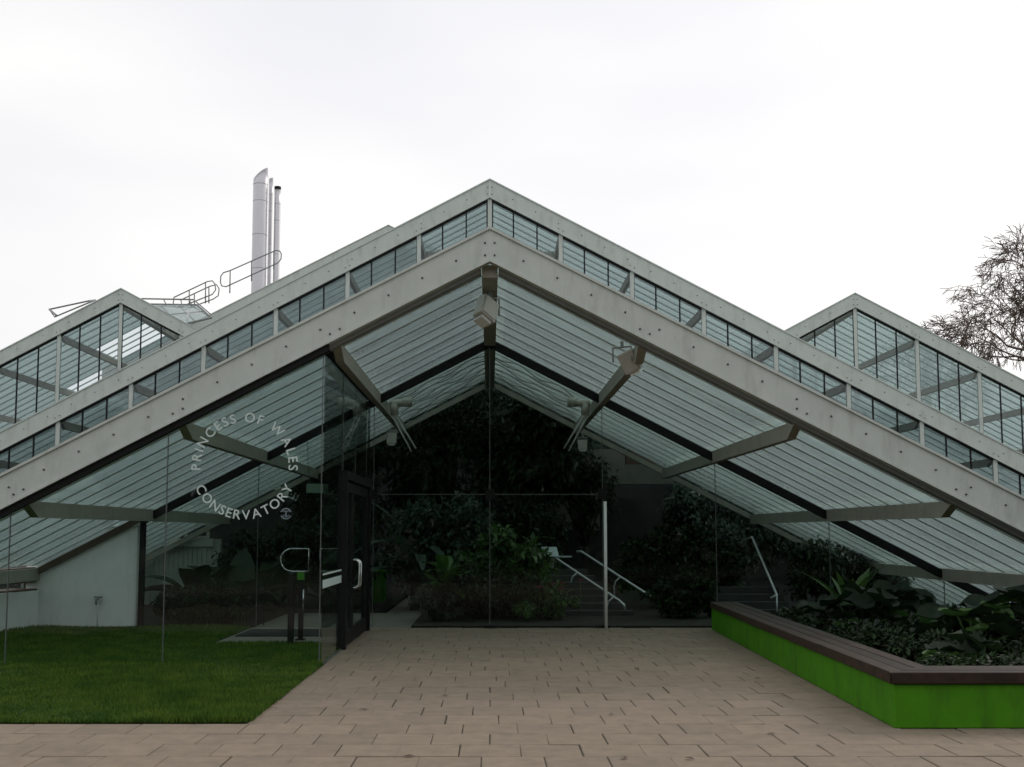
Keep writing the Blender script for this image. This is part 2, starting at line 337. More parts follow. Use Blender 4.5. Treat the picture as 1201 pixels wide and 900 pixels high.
# ------------------------------------------------------------------ greenhouse roofs
def gable_poly(ax, zt, h, xl, xr, s):
    return [(ax, zt), (xr, zt - s * (xr - ax)), (xr, zt - h - s * (xr - ax)), (ax, zt - h), (xl, zt - h - s * (ax - xl)), (xl, zt - s * (ax - xl))]
def rake_pieces(ax, zt, h, x0, x1, s):
    return [(x0, zt - s * abs(x0 - ax)), (x1, zt - s * abs(x1 - ax)), (x1, zt - h - s * abs(x1 - ax)), (x0, zt - h - s * abs(x0 - ax))]
def roof(parent, ax, zr, s, y0, y1, nl, nr, beams=True, bd=.20, bw=.11, ridge=True, skip=(), rows=None, barw=.062, beam_y0=None):
    rows = rows or round((y1 - y0) / .615); dy = (y1 - y0) / rows; th = .012
    for sd_, nb in ((-1, nl), (1, nr)):
        v = [(0, 0, 0), (sd_ * MOD, 0, -s * MOD), (sd_ * MOD, dy, -s * MOD), (0, dy, 0)]
        v = v + [(a, c_, z + th) for a, c_, z in v]
        f = [(0, 1, 2, 3), (7, 6, 5, 4), (1, 0, 4, 5), (2, 1, 5, 6), (3, 2, 6, 7), (0, 3, 7, 4)]
        if sd_ > 0: f = [q[::-1] for q in f]
        pm = mesh('roof_pane', v, f, 'roofglass')
        for i in range(nb):
            for j in range(rows):
                if (sd_, i, j) in skip: continue
                put('roof_pane', pm, parent, (ax + sd_ * i * MOD, y0 + j * dy, zr - s * i * MOD))
        # glazing bars down the slope
        Lx = nb * MOD
        bm = B().add([(sd_ * .02, -barw / 2, -.010), (sd_ * Lx, -barw / 2, -.010 - s * Lx), (sd_ * Lx, barw / 2, -.010 - s * Lx), (sd_ * .02, barw / 2, -.010),
                      (sd_ * .02, -barw / 2, .03), (sd_ * Lx, -barw / 2, .03 - s * Lx), (sd_ * Lx, barw / 2, .03 - s * Lx), (sd_ * .02, barw / 2, .03)],
                     [(3, 2, 1, 0), (4, 5, 6, 7), (0, 1, 5, 4), (1, 2, 6, 5), (2, 3, 7, 6), (3, 0, 4, 7)]).me('glazing_bar', 'roofbar')
        for j in range(rows + 1):
            put('glazing_bar', bm, parent, (ax, y0 + j * dy, zr))
        if beams:
            b0 = y0 if beam_y0 is None else beam_y0
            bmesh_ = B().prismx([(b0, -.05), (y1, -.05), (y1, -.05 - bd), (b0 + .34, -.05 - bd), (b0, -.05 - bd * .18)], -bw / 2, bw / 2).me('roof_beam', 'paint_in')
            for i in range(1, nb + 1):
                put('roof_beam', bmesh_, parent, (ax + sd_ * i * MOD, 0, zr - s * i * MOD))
    if ridge:
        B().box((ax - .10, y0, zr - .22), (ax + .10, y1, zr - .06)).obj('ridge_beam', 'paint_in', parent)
bolt_me = B().tube([(0, -.012, 0), (0, .006, 0)], .0125, 8).me('bolt', 'bolt', True)
bolt_far = B().tube([(0, -.012, 0), (0, .006, 0)], .014, 6).me('bolt', 'bolt', True)
def rake_beam(parent, ax, zt, h, xl, xr, s, y0, y1, lip=.025, bolts=0, bm=None, name='gable_beam'):
    for x1 in (xl, xr):
        if x1 == ax: continue
        sg = 1 if x1 > ax else -1
        o = B().prism(rake_pieces(ax, zt, h, ax + sg * .0015, x1, s), y0, y1).obj(name, 'paint', parent)
        t = B().prism(rake_pieces(ax, zt + .012, .035, ax + sg * .001, x1, s), y0 - lip, y1 + .002)
        t.obj('top_flange', 'paint', o)
        B().prism(rake_pieces(ax, zt - h + .012, .03, ax + sg * .001, x1, s), y0 - lip * .6, y1 + .003).obj('bottom_flange', 'paint', o)
        if bolts:
            k = 1
            while k * bolts < abs(x1 - ax) - .1:
                xx = ax + sg * k * bolts
                put('bolt', bm, o, (xx, y0, zt - h * (.5) - s * k * bolts + random.gauss(0, .004))); k += 1
            for q in range(0, int(abs(x1 - ax) / MOD) + 1):
                for dx_ in (-.06, .06):
                    if q == 0 and dx_ * sg < 0: continue
                    xx = ax + sg * q * MOD + dx_
                    put('bolt', bm, o, (xx, y0, zt - h * .78 - s * abs(xx - ax)))
                    if q == 0: put('bolt', bm, o, (xx, y0, zt - h * .40 - s * abs(xx - ax)))

def gable_glazing(parent, ax, zt, s, y, xl, xr, ht, npan=3):
    """vertical windows under a rake beam: white posts on the module, thin black bars between the panes"""
    for sg, x1 in ((-1, xl), (1, xr)):
        nb = int(math.ceil(abs(x1 - ax) / MOD - 1e-6))
        if nb <= 0: continue
        pw = MOD / npan
        poly = [(0, 0), (sg * pw, -s * pw), (sg * pw, -s * pw - ht), (0, -ht)]
        pm = B().prism(poly, -.005, .005).me('window_pane', 'wallglass')
        bar = B().box((-.018, -.02, -ht), (.018, .025, 0)).me('window_bar', 'black')
        post = B().box((-.055, -.03, -ht), (.055, .06, .0)).me('window_post', 'paint')
        gk = B().prism([(0, .01), (sg * MOD, .01 - s * MOD), (sg * MOD, -.075 - s * MOD), (0, -.075)], -.028, .03).me('head_gasket', 'black')
        sb = B().prism([(0, -ht), (sg * MOD, -ht - s * MOD), (sg * MOD, -ht - .25 - s * MOD), (0, -ht - .25)], -.04, .06).me('sill_beam', 'paint')
        edge = B().box((sg * .056 - .012, -.026, -ht), (sg * .056 + .012, .026, -.02)).me('post_gasket', 'black')
        for i in range(nb):
            for k in range(npan):
                put('window_pane', pm, parent, (ax + sg * (i * MOD + k * pw), y, zt - s * (i * MOD + k * pw)))
                if k: put('window_bar', bar, parent, (ax + sg * (i * MOD + k * pw), y, zt - s * (i * MOD + k * pw)))
            put('head_gasket', gk, parent, (ax + sg * i * MOD, y - .004, zt - s * i * MOD))
            put('sill_beam', sb, parent, (ax + sg * i * MOD, y, zt - s * i * MOD))
            put('post_gasket', edge, parent, (ax + sg * i * MOD, y, zt - s * i * MOD))
            if not (i == 0 and sg > 0): put('window_post', post, parent, (ax + sg * i * MOD, y - .006, zt - s * i * MOD))

# ---- entrance house: low roof over the porch and the first bay
YF, YM, YB = 13.70, 18.90, 24.40
S1 = .517
gh = thing('greenhouse', 'low pale green gabled glass roof jutting out over the paved entrance', 'greenhouse', (0, 19, 0))
rake_beam(gh, 0, 5.40, .415, -8.4, 9.8, S1, YF - .14, YF - .02, bolts=.42, bm=bolt_me)
ZR = 5.02
roof(gh, 0, ZR, S1, YF + .02, YB, 4, 5, rows=17, beam_y0=YF + .03)
for x1 in (-5.90, 9.6):
    sg = 1 if x1 > 0 else -1
    B().prism(rake_pieces(0, ZR - .10, .135, sg * .001, x1, S1), YM - .07, YM + .07).obj('screen_head', 'black', gh)
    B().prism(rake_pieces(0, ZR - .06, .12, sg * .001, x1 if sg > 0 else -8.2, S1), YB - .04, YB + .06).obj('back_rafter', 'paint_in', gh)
B().prism(rake_pieces(0, ZR - .06, .11, -5.95, -8.0, S1), YM - .05, YM + .05).obj('rafter', 'brown', gh)
for x1 in (-8.2, 9.5):
    sg = 1 if x1 > 0 else -1
    B().prism(rake_pieces(0, ZR - .012, .10, sg * .11, x1, S1), YF - .018, YF + .14).obj('gutter', 'bar', gh)
# thin wavy tubes under the ridge panes
def wavy_tubes(parent, ax, zr, s, y0, y1, n):
    for sg in (-1, 1):
        for k in range(n):
            y = y0 + (y1 - y0) * (k + .5) / n; ph = random.uniform(0, 6); am = random.uniform(.02, .045)
            B().tube([(ax + sg * t, y + .05 * math.sin(5.2 * t + ph), zr - s * t - .075 - am * (1 + math.sin(8.5 * t + ph))) for t in [.1 + .105 * q for q in range(17)]], .011, 4).obj('wavy_tube', 'bar', parent)
wavy_tubes(gh, 0, ZR, S1, YM + .3, YB - .2, 8)
B().box((-5.93, YM - .045, 0), (-5.845, YM + .045, ZR - .16 - S1 * 5.84)).obj('post', 'black', gh)
B().box((-6.005, YM - .045, 1.72), (-5.933, YM + .05, ZR - .16 - S1 * 6.03)).obj('post_cover', 'paint_in', gh)
# eaves and their low walls
ze = ZR - S1 * 4 * MOD
B().box((-7.86, YF, ze - .28), (-7.70, YB, ze - .03)).obj('eave_beam', 'brown', gh)
B().box((-7.84, YM + .6, 0), (-7.74, YB, ze - .28)).obj('side_wall', 'brown', gh)
ze2 = ZR - S1 * 5 * MOD
B().box((9.60, YF, -.05), (9.85, YB, ze2 + .1)).obj('side_wall', 'concrete', gh)
# unseen link roof with front wall, added to stop light leaking into the house
S2 = .53
lk = thing('greenhouse', 'unseen glass roof added against light leaks between the low entrance roof and the tall middle gable', 'greenhouse', (0, 27, 0))
roof(lk, 0, 7.3, S1, YB, 29.3, 6, 6, rows=8)
for sg in (-1, 1):
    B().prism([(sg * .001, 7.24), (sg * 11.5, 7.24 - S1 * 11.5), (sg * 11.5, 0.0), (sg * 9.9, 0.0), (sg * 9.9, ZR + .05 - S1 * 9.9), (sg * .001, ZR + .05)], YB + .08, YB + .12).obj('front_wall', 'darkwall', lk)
    B().box((sg * 11.45 - .1, YB + .1, 0), (sg * 11.45 + .1, 38, 1.5)).obj('side_wall', 'darkwall', lk)
# ---- tall middle house
mg = thing('greenhouse', 'tall middle greenhouse gable with a long stepped row of clerestory windows', 'greenhouse', (0, 34, 0))
YR = 29.5
rake_beam(mg, 0, 11.17, .50, -17.3, 17.3, S2, YR - .14, YR, bolts=.62, bm=bolt_far)
gable_glazing(mg, 0, 10.66, S2, YR - .05, -15.36, 17.28, 2.7)
roof(mg, 0, 10.75, S2, YR + .02, 38, 9, 9, rows=14)
for sg in (-1, 1):
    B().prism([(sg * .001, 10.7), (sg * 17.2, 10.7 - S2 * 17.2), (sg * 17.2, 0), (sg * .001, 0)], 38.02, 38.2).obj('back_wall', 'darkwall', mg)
    B().box((sg * 17.3 - .1, YR, 0), (sg * 17.3 + .1, 38, 1.62)).obj('side_wall', 'concrete', mg)
# ---- side houses
YS = 34.5; S3 = .535
hl = thing('greenhouse', 'smaller gable with an open roof vent, beside the railed catwalk and steel flues', 'greenhouse', (-11.6, 38, 0))
rake_beam(hl, -11.62, 9.27, .44, -20.0, -4.2, S3, YS - .14, YS, bolts=.8, bm=bolt_far)
gable_glazing(hl, -11.62, 8.82, S3, YS - .05, -11.62 - 4 * MOD, -11.62 + 3 * MOD, 3.0)
roof(hl, -11.62, 8.9, S3, YS + .02, 42, 4, 3, rows=12, skip={(-1, 0, j) for j in (5, 6, 7, 8, 10, 11)} | {(1, 0, j) for j in (6, 7, 8, 10, 11)} | {(-1, 1, j) for j in (9, 10)})
hr = thing('greenhouse', 'smaller greenhouse gable in front of the bare winter trees', 'greenhouse', (11.5, 38, 0))
rake_beam(hr, 11.5, 9.12, .44, 5.2, 20.5, S3, YS - .14, YS, bolts=.8, bm=bolt_far)
gable_glazing(hr, 11.5, 8.67, S3, YS - .05, 11.5 - 3 * MOD, 11.5 + 5 * MOD, 3.0)
roof(hr, 11.5, 8.75, S3, YS + .02, 42, 3, 5, rows=12)
for par, ax, zt in ((hl, -11.62, 8.85), (hr, 11.5, 8.7)):
    sg = 1 if ax > 0 else -1
    B().prism([(ax + sg * 9.3, 0), (ax - sg * .0, 0), (ax, 5.6), (ax + sg * 9.3, zt - S3 * 9.3 - .9)], YS, YS + .1).obj('lower_wall', 'concrete', par)
# ---- far house behind
YT = 41.2
fh = thing('greenhouse', 'highest greenhouse gable rising behind the middle roof under the steel flues', 'greenhouse', (-3.84, 45, 0))
rake_beam(fh, -3.84, 13.20, .55, -14.5, 1.0, .515, YT - .14, YT)
roof(fh, -3.84, 12.8, .515, YT + .02, 46, 5, 2, rows=8, beams=False)
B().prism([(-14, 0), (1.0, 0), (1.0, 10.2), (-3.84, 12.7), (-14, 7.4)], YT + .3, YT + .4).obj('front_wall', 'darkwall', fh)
# ------------------------------------------------------------------ glass screens
def rail_box(name, a, b_, mat, parent): return B().box(a, b_).obj(name, mat, parent)
def text_mesh(ch, size, off=.008):
    cu = bpy.data.curves.new('t', 'FONT'); cu.body = ch; cu.size = size; cu.align_x = 'CENTER'; cu.offset = off * size; cu.extrude = .0008; cu.resolution_u = 4
    o = bpy.data.objects.new('t', cu); COL.objects.link(o); bpy.context.view_layer.update()
    me = bpy.data.meshes.new_from_object(o.evaluated_get(bpy.context.evaluated_depsgraph_get()))
    wd = o.dimensions.x
    bpy.data.objects.remove(o); bpy.data.curves.remove(cu)
    return me, wd

zt1 = lambda x: 4.905 - S1 * abs(x)
fs = thing('glass_screen', 'tinted glass screen standing on the lawn with a ring of white lettering', 'glass screen', (-4, YF, 0))
xs = [-2.07, -3.97, -5.88, -7.62]
for a, c in zip(xs[:-1], xs[1:]):
    pn = B().prism([(a - .006, .015), (a - .006, zt1(a)), (c + .006, zt1(c)), (c + .006, .015)], YF - .066, YF - .054).obj('pane', 'screen_front', fs)
    if a == xs[0]: first_pane = pn
for a in xs[1:-1]:
    rail_box('joint', (a - .006, YF - .068, .015), (a + .006, YF - .052, zt1(a) - .01), 'joint', fs)
rail_box('pane_edge', (-2.076, YF - .068, .01), (-2.066, YF - .05, zt1(2.08)), 'joint', fs)
B().prism(rake_pieces(0, 5.40 - .415 - .02, .085, -2.0, -8.0, S1), YF - .11, YF - .025).obj('head_gasket', 'black', fs)
# ring of lettering
CXL, CZL, RL = -3.02, 2.42, .60
def ring_text(txt, a0, a1, inward, size, r):
    glyph = [text_mesh(ch, size) if ch != ' ' else (None, size * .28) for ch in txt]
    ws = [max(w_, size * .2) + size * .12 for _, w_ in glyph]; tot = sum(ws); acc = 0
    for (me, w_), ww in zip(glyph, ws):
        t = (acc + ww / 2) / tot; acc += ww
        a = R(a0 + (a1 - a0) * t)
        if me is None: continue
        me.materials.clear(); me.materials.append(M['lettering'])
        rot = a - math.pi / 2 if not inward else a + math.pi / 2
        rr = r - size * .35 if not inward else r + size * .35
        yield me, (CXL + rr * math.cos(a), YF - .070, CZL + rr * math.sin(a)), rot
for txt, a0, a1, inw in (('PRINCESS OF WALES', 187, -7, False), ('CONSERVATORY', 203, 338, True)):
    for me, pos, rot in ring_text(txt, a0, a1, inw, .165, RL):
        o = put('letter', me, first_pane, pos); o.rotation_euler = (Matrix.Rotation(-rot, 3, 'Y') @ Matrix.Rotation(R(90), 3, 'X')).to_euler()
em = B()
for a0, a1 in ((20, 160), (200, 340)):
    pts = arc((-2.50, YF - .071, 1.83), .062, a0, a1, 10); em.tube(pts, .010, 4)
em.tube([(-2.535, YF - .071, 1.86), (-2.465, YF - .071, 1.86)], .009, 4).tube([(-2.50, YF - .071, 1.86), (-2.50, YF - .071, 1.79)], .010, 4).tube(arc((-2.50, YF - .071, 1.83), .035, 200, 340, 6), .006, 4)
em.obj('emblem', 'emblem', first_pane)

# porch side screen with the black double door
ss = thing('glass_screen', 'glass porch side screen holding the black framed double door', 'glass screen', (-2.05, 16.2, 0))
XS = -2.05
def side_pane(name, y0, y1, z0, z1, parent=None, mat='screen_side'):
    return rail_box(name, (XS - .006, y0, z0), (XS + .006, y1, z1), mat, parent or ss)
side_pane('pane', YF - .05, 15.38, .015, 3.86); side_pane('pane', 15.42, 16.85, 2.47, 3.86); side_pane('pane', 16.87, 18.38, 2.47, 3.86); side_pane('pane', 18.55, 18.86, .015, 3.86)
rail_box('joint', (XS - .008, 16.853, 2.47), (XS + .008, 16.867, 3.86), 'joint', ss)
rail_box('joint', (XS - .008, 15.383, 2.47), (XS + .008, 15.417, 3.86), 'joint', ss)
rail_box('head', (XS - .05, YF - .02, 3.86), (XS + .05, YM - .08, 3.95), 'black', ss)
rail_box('floor_channel', (XS - .02, YF - .05, 0), (XS + .02, 15.38, .014), 'joint', ss)
for z in (1.09, .97):
    rail_box('stripe', (XS + .007, YF - .03, z - (.012 if z > 1 else .05)), (XS + .009, 15.36, z + (.012 if z > 1 else .05)), 'stripe', ss)
    rail_box('stripe', (XS + .007, 18.56, z - (.012 if z > 1 else .05)), (XS + .009, 18.85, z + (.012 if z > 1 else .05)), 'stripe', ss)
rail_box('door_post', (XS - .04, 15.40, 0), (XS + .07, 15.52, 2.34), 'black', ss)
rail_box('door_post', (XS - .06, 18.40, 0), (XS + .07, 18.54, 2.34), 'black', ss)
rail_box('door_header', (XS - .041, 15.4, 2.343), (XS + .071, 18.54, 2.465), 'black', ss)
for y0, y1, hy in ((15.53, 16.42, 16.33), (16.435, 18.39, 16.53)):
    d = B().box((XS - .03, y0, .02), (XS + .03, y0 + .12, 2.32)).box((XS - .03, y1 - .12, .02), (XS + .03, y1, 2.32)) \
        .box((XS - .03, y0 + .12, .02), (XS + .03, y1 - .12, .22)).box((XS - .03, y0 + .12, 2.18), (XS + .03, y1 - .12, 2.32)).obj('door', 'black', ss)
    B().box((XS - .005, y0 + .121, .221), (XS + .005, y1 - .121, 2.179)).obj('pane', 'screen_front', d)
    x0 = XS + .03
    pts = [(x0, hy, .80)] + [(x0 + .05 + .06 * math.sin(R(t)), hy, .86 - .06 * math.cos(R(t))) for t in range(0, 91, 30)] + [(x0 + .05 + .06 * math.cos(R(t)), hy, 1.14 + .06 * math.sin(R(t))) for t in range(0, 91, 30)] + [(x0, hy, 1.20)]
    B().tube(pts, .019, 8).obj('handle', 'steel', d, True)
    rail_box('lock_plate', (x0, hy - .05, .90), (x0 + .012, hy + .05, 1.10), 'black', d)

# main screen across the house
zt2 = lambda x: ZR - .235 - S1 * abs(x)
ms = thing('glass_screen', 'wide frameless glass screen across the greenhouse with a white pole in front', 'glass screen', (0, YM, 0))
nodes = [-5.83, -3.94, -1.98, 0, 1.92, 3.84, 5.76, 7.68, 9.0]
for a, c in zip(nodes[:-1], nodes[1:]):
    A, C_ = a + .006, c - .006
    if -2 < a and c < 2:
        B().box((A, YM - .006, .01), (C_, YM + .006, 2.244)).obj('pane', 'screen', ms)
        B().prism([(A, 2.256), (C_, 2.256), (C_, zt2(C_)), (A, zt2(A))], YM - .006, YM + .006).obj('pane', 'screen', ms)
        rail_box('joint', (A + .06, YM - .008, 2.244), (C_ - .06, YM + .008, 2.256), 'joint', ms)
    else:
        B().prism([(A, .01), (C_, .01), (C_, zt2(C_)), (A, zt2(A))], YM - .006, YM + .006).obj('pane', 'screen', ms)
for a in nodes[1:-1]:
    rail_box('joint', (a - .006, YM - .009, .01), (a + .006, YM + .009, zt2(a) - .005), 'joint', ms)
for a in (-1.98, 0, 1.92):
    rail_box('clamp', (a - .075, YM - .03, 2.17), (a + .075, YM + .03, 2.33), 'black', ms)
for a in (0, 1.92):
    rail_box('floor_clamp', (a - .10, YM - .045, 0), (a + .10, YM + .04, .05), 'black', ms)
B().tube([(1.955, YM - .06, 0), (1.955, YM - .06, 2.13)], .026, 10).obj('pole', 'white', ms, True)
B().tube([(1.955, YM - .06, 2.13), (1.955, YM - .06, 2.17)], .02, 8).obj('pole_tip', 'black', ms, True)
# glass lobby door in the main screen: bright D pulls
for cx_, dr in ((-3.06, -1), (-2.86, 1)):
    pts = [(cx_, YM - .07, .95), (cx_, YM - .07, 1.33)]
    r_ = .19
    lp = [(cx_, YM - .07, .95), (cx_, YM - .07, 1.33), (cx_ + dr * .28, YM - .07, 1.33)] + [(cx_ + dr * (.28 + r_ * math.sin(R(t))), YM - .07, 1.14 + r_ * math.cos(R(t))) for t in range(15, 180, 15)] + [(cx_ + dr * .28, YM - .07, .95), (cx_, YM - .07, .95)]
    B().tube(lp, .014, 6).obj('handle', 'steel', ms, True)

# ------------------------------------------------------------------ bench
bench = thing('bench', 'low bright green wall bench with dark brown timber plank seat', 'bench', (3.5, 12, 0))
P0, P1, P2 = Vector((3.32, 9.27)), Vector((3.68, 18.55)), Vector((13.5, 9.27))
def strip(p, q, o0, o1, z0, z1, side=1, e0=0, e1=0):
    d = (q - p).normalized(); n = Vector((d.y, -d.x)) * side
    return B().prismz([tuple(p + n * o0 + d * e0), tuple(p + n * o1 + d * (e0 + 0)), tuple(q + n * o1 + d * e1), tuple(q + n * o0 + d * e1)], z0, z1)
# wall: L-shaped ring
B().prismz([(3.32, 9.27), (13.5, 9.27), (13.5, 9.65), (3.70, 9.65), (4.05, 18.6), (3.68, 18.6)], 0, .362).obj('wall', 'greenpaint', bench, bevel=.012)
def plank_run(p, q, side, n_len, o_start, widths, cut0):
    d = (q - p).normalized(); n = Vector((d.y, -d.x)) * side; Ln = (q - p).length
    o = o_start
    for wi in widths:
        for k in range(n_len):
            t0 = Ln * k / n_len + .003; t1 = Ln * (k + 1) / n_len - .003
            c0 = t0 + (cut0 * (o) if k == 0 else 0); c1 = t0 + (cut0 * (o + wi) if k == 0 else 0)
            zz = .365 + random.gauss(0, .0015)
            poly = [tuple(p + n * o + d * c0), tuple(p + n * (o + wi) + d * c1), tuple(p + n * (o + wi) + d * t1), tuple(p + n * o + d * t1)]
            B().prismz(poly, zz, zz + .095).obj('plank', 'wood', bench, bevel=.008)
        o += wi + .008
plank_run(P0 + Vector((0, 0)), P1, 1, 4, -.035, (.145, .145, .145), .98)
plank_run(P0, P2, -1, 4, -.035, (.145, .145, .145), .98)

# ------------------------------------------------------------------ walls on the lawn side
ww = thing('garden_wall', 'white rendered wall with a sloping shoulder under the glass roof', 'wall', (-6.9, 19.0, 0))
B().prism([(-7.86, 0), (-5.98, 0), (-5.98, 1.69), (-6.72, 1.69), (-7.86, 1.10)], 18.93, 19.12).obj('wall', 'whitewall', ww, bevel=.012)
B().prism([(-5.99, 1.693), (-5.99, 1.715), (-6.725, 1.715), (-7.865, 1.125), (-7.865, 1.103), (-6.72, 1.693)], 18.91, 19.13).obj('coping', 'white', ww)
lw = thing('garden_wall', 'low white wall with a brown flat top edging the lawn', 'wall', (-8.4, 16, 0))
a, c = Vector((-7.62, 18.9)), Vector((-9.35, 12.0)); d = (c - a).normalized(); n_ = Vector((d.y, -d.x))
B().prismz([tuple(a), tuple(c), tuple(c + n_ * .3), tuple(a + n_ * .3)], 0, .63).obj('wall', 'whitewall', lw, bevel=.01)
B().prismz([tuple(a - n_ * -.03), tuple(c - n_ * -.03), tuple(c + n_ * .5), tuple(a + n_ * .5)], .632, .66).obj('coping', 'brown', lw)
for k in (.14, .42, .7):
    p = a + (c - a) * k
    B().prismz([tuple(p - n_ * .004 - d * .006), tuple(p - n_ * .004 + d * .006), tuple(p + n_ * .01 + d * .006), tuple(p + n_ * .01 - d * .006)], .01, .63).obj('wall_joint', 'concrete', lw)
tp = thing('garden_tap', 'small metal garden tap with its pipe on the white wall', 'tap', (-6.62, 18.92, .42))
B().cbox((-6.62, 18.915, .50), (.12, .02, .16)).obj('back_plate', 'white', tp)
B().tube([(-6.62, 18.91, .48), (-6.62, 18.80, .48), (-6.60, 18.77, .46), (-6.60, 18.77, .40)], .018, 8).obj('spout', 'bar', tp, True)
B().tube([(-6.66, 18.83, .52), (-6.52, 18.83, .52)], .012, 6).obj('lever', 'bar', tp, True)
B().tube([(-6.62, 18.905, .42), (-6.62, 18.905, .02)], .011, 6).obj('pipe', 'white', tp, True)
# brown timber window panel at the eave
tw = thing('timber_window', 'small brown timber window under the low eave by the white wall', 'window', (-8.5, 19.4, 0))
B().box((-9.6, 19.35, 0), (-7.9, 19.45, 1.1)).obj('panel', 'brown', tw)
B().box((-8.9, 19.30, .55), (-8.05, 19.34, 1.0)).obj('frame', 'bar', tw)
B().box((-8.85, 19.28, .60), (-8.1, 19.297, .95)).obj('pane', 'lens', tw)
# inner battened wall with window strip
iw = thing('partition_wall', 'pale battened partition with a window strip above, behind the dark plants', 'wall', (-7, 24.6, 0))
B().box((-9.2, 24.6, 0), (-5.95, 24.7, 1.46)).obj('wall', 'battens', iw)
bt = B().box((-.02, -.02, 0), (.02, 0, 1.20)).me('batten', 'battens')
for k in range(30): put('batten', bt, iw, (-9.1 + k * .105, 24.6, .1))
B().box((-9.2, 24.5, 1.30), (-6.1, 24.6, 1.47)).obj('beam', 'battens', iw)
for x0 in (-9.1, -7.55, -6.75):
    x1 = {-9.1: -7.65, -7.55: -6.85, -6.75: -6.2}[x0]
    fr = B().box((x0, 24.58, 1.473), (x1, 24.66, 1.53)).box((x0, 24.58, 1.76), (x1, 24.66, 1.82)).box((x0, 24.58, 1.53), (x0 + .06, 24.66, 1.76)).box((x1 - .06, 24.58, 1.53), (x1, 24.66, 1.76)).obj('window', 'battens', iw)
    B().box((x0 + .061, 24.61, 1.531), (x1 - .061, 24.62, 1.759)).obj('pane', 'wallglass', fr)

# ------------------------------------------------------------------ lobby things
def bollard(x, y, h, r, label):
    t = thing('barrier_post', label, 'post', (x, y, 0), None)
    B().cbox((x, y, h / 2 + .01), (r, r, h)).obj('post', 'black', t, bevel=.01)
    B().cbox((x, y, .008), (r * 1.8, r * 1.8, .016)).obj('base', 'black', t)
    return t
p_ = bollard(-2.82, 15.9, 1.02, .085, 'taller black post standing in the glass lobby beside the path'); 
p_ = bollard(-2.84, 16.85, 1.0, .075, 'black post with a small green button box in the glass lobby')
B().cbox((-2.84, 16.79, .95), (.10, .05, .11)).obj('button_box', 'bin', p_); B().tube([(-2.80, 16.80, .45), (-2.80, 16.80, .75)], .012, 6).obj('lever', 'steel', p_, True)
mt_ = B().box((-3.95, 17.4, -.003), (-2.15, 18.6, .012)).obj('door_mat', 'mat'); tag(mt_, 'black rubber door mat on the lobby path', 'mat')
bn = thing('litter_bin', 'bright green plastic bin on the path inside the greenhouse', 'bin', (-2.55, 25.8, 0))
B().add([(-2.70, 25.68, 0), (-2.42, 25.68, 0), (-2.42, 25.95, 0), (-2.70, 25.95, 0), (-2.73, 25.66, .68), (-2.39, 25.66, .68), (-2.39, 25.98, .68), (-2.73, 25.98, .68)], [(3, 2, 1, 0), (4, 5, 6, 7), (0, 1, 5, 4), (1, 2, 6, 5), (2, 3, 7, 6), (3, 0, 4, 7)]).obj('body', 'bin', bn, bevel=.02)
B().box((-2.75, 25.64, .682), (-2.37, 26.0, .74)).obj('lid', 'bin', bn, bevel=.02)
hsn = thing('hanging_sign', 'small pale green sign hanging from a wire inside the lobby', 'sign', (-3.05, 19.6, 2.2))
B().box((-3.24, 19.58, 2.30), (-2.86, 19.62, 2.46)).obj('panel', 'signgreen', hsn)
B().tube([(-3.2, 19.6, 2.46), (-3.24, 19.6, 3.3)], .006, 5).obj('wire', 'joint', hsn)

# ------------------------------------------------------------------ lamps and vent gear on the roof beams
def floodlight(x, y, z, rz, tilt, label, s=1.0, roll=0):
    t = thing('floodlight', label, 'floodlight', (x, y, z))
    rot = (R(tilt), R(roll), R(rz))
    b1 = B().cbox((0, 0, -.24 * s), (.24 * s, .15 * s, .30 * s)); o = put('casing', b1.me('casing', 'greybox'), t, (x, y, z), rot); md = o.modifiers.new('bevel', 'BEVEL'); md.width = .012; md.segments = 2
    put('lens', B().cbox((0, -.079 * s, -.25 * s), (.20 * s, .006, .22 * s)).me('lens', 'greybox'), o, (x, y, z))
    put('hood', B().cbox((0, .02 * s, -.41 * s), (.15 * s, .14 * s, .035 * s)).me('hood', 'white'), o, (x, y, z))
    put('bracket', B().tube([(-.14 * s, 0, -.22 * s), (-.14 * s, 0, -.02), (.14 * s, 0, -.02), (.14 * s, 0, -.22 * s)], .014, 6).me('bracket', 'bar'), t, (x, y, z), (0, 0, R(rz)))
    put('stem', B().tube([(0, 0, -.02), (0, 0, .06)], .022, 8).me('stem', 'bar'), t, (x, y, z))
    return t
floodlight(0.0, 14.55, 4.74, 38, -18, 'pale grey box floodlight hanging under the porch ridge beam', 1.12, 30)
floodlight(1.72, 14.25, 4.02, -32, 22, 'grey box floodlight on the porch roof beam beside the ridge', .95, -20)
floodlight(-1.92, 21.6, 3.60, 20, 0, 'small grey floodlight on the inner beam above the entrance door', .7)
floodlight(1.92, 22.9, 3.58, -20, 0, 'small grey floodlight on the inner beam over the stair', .7)
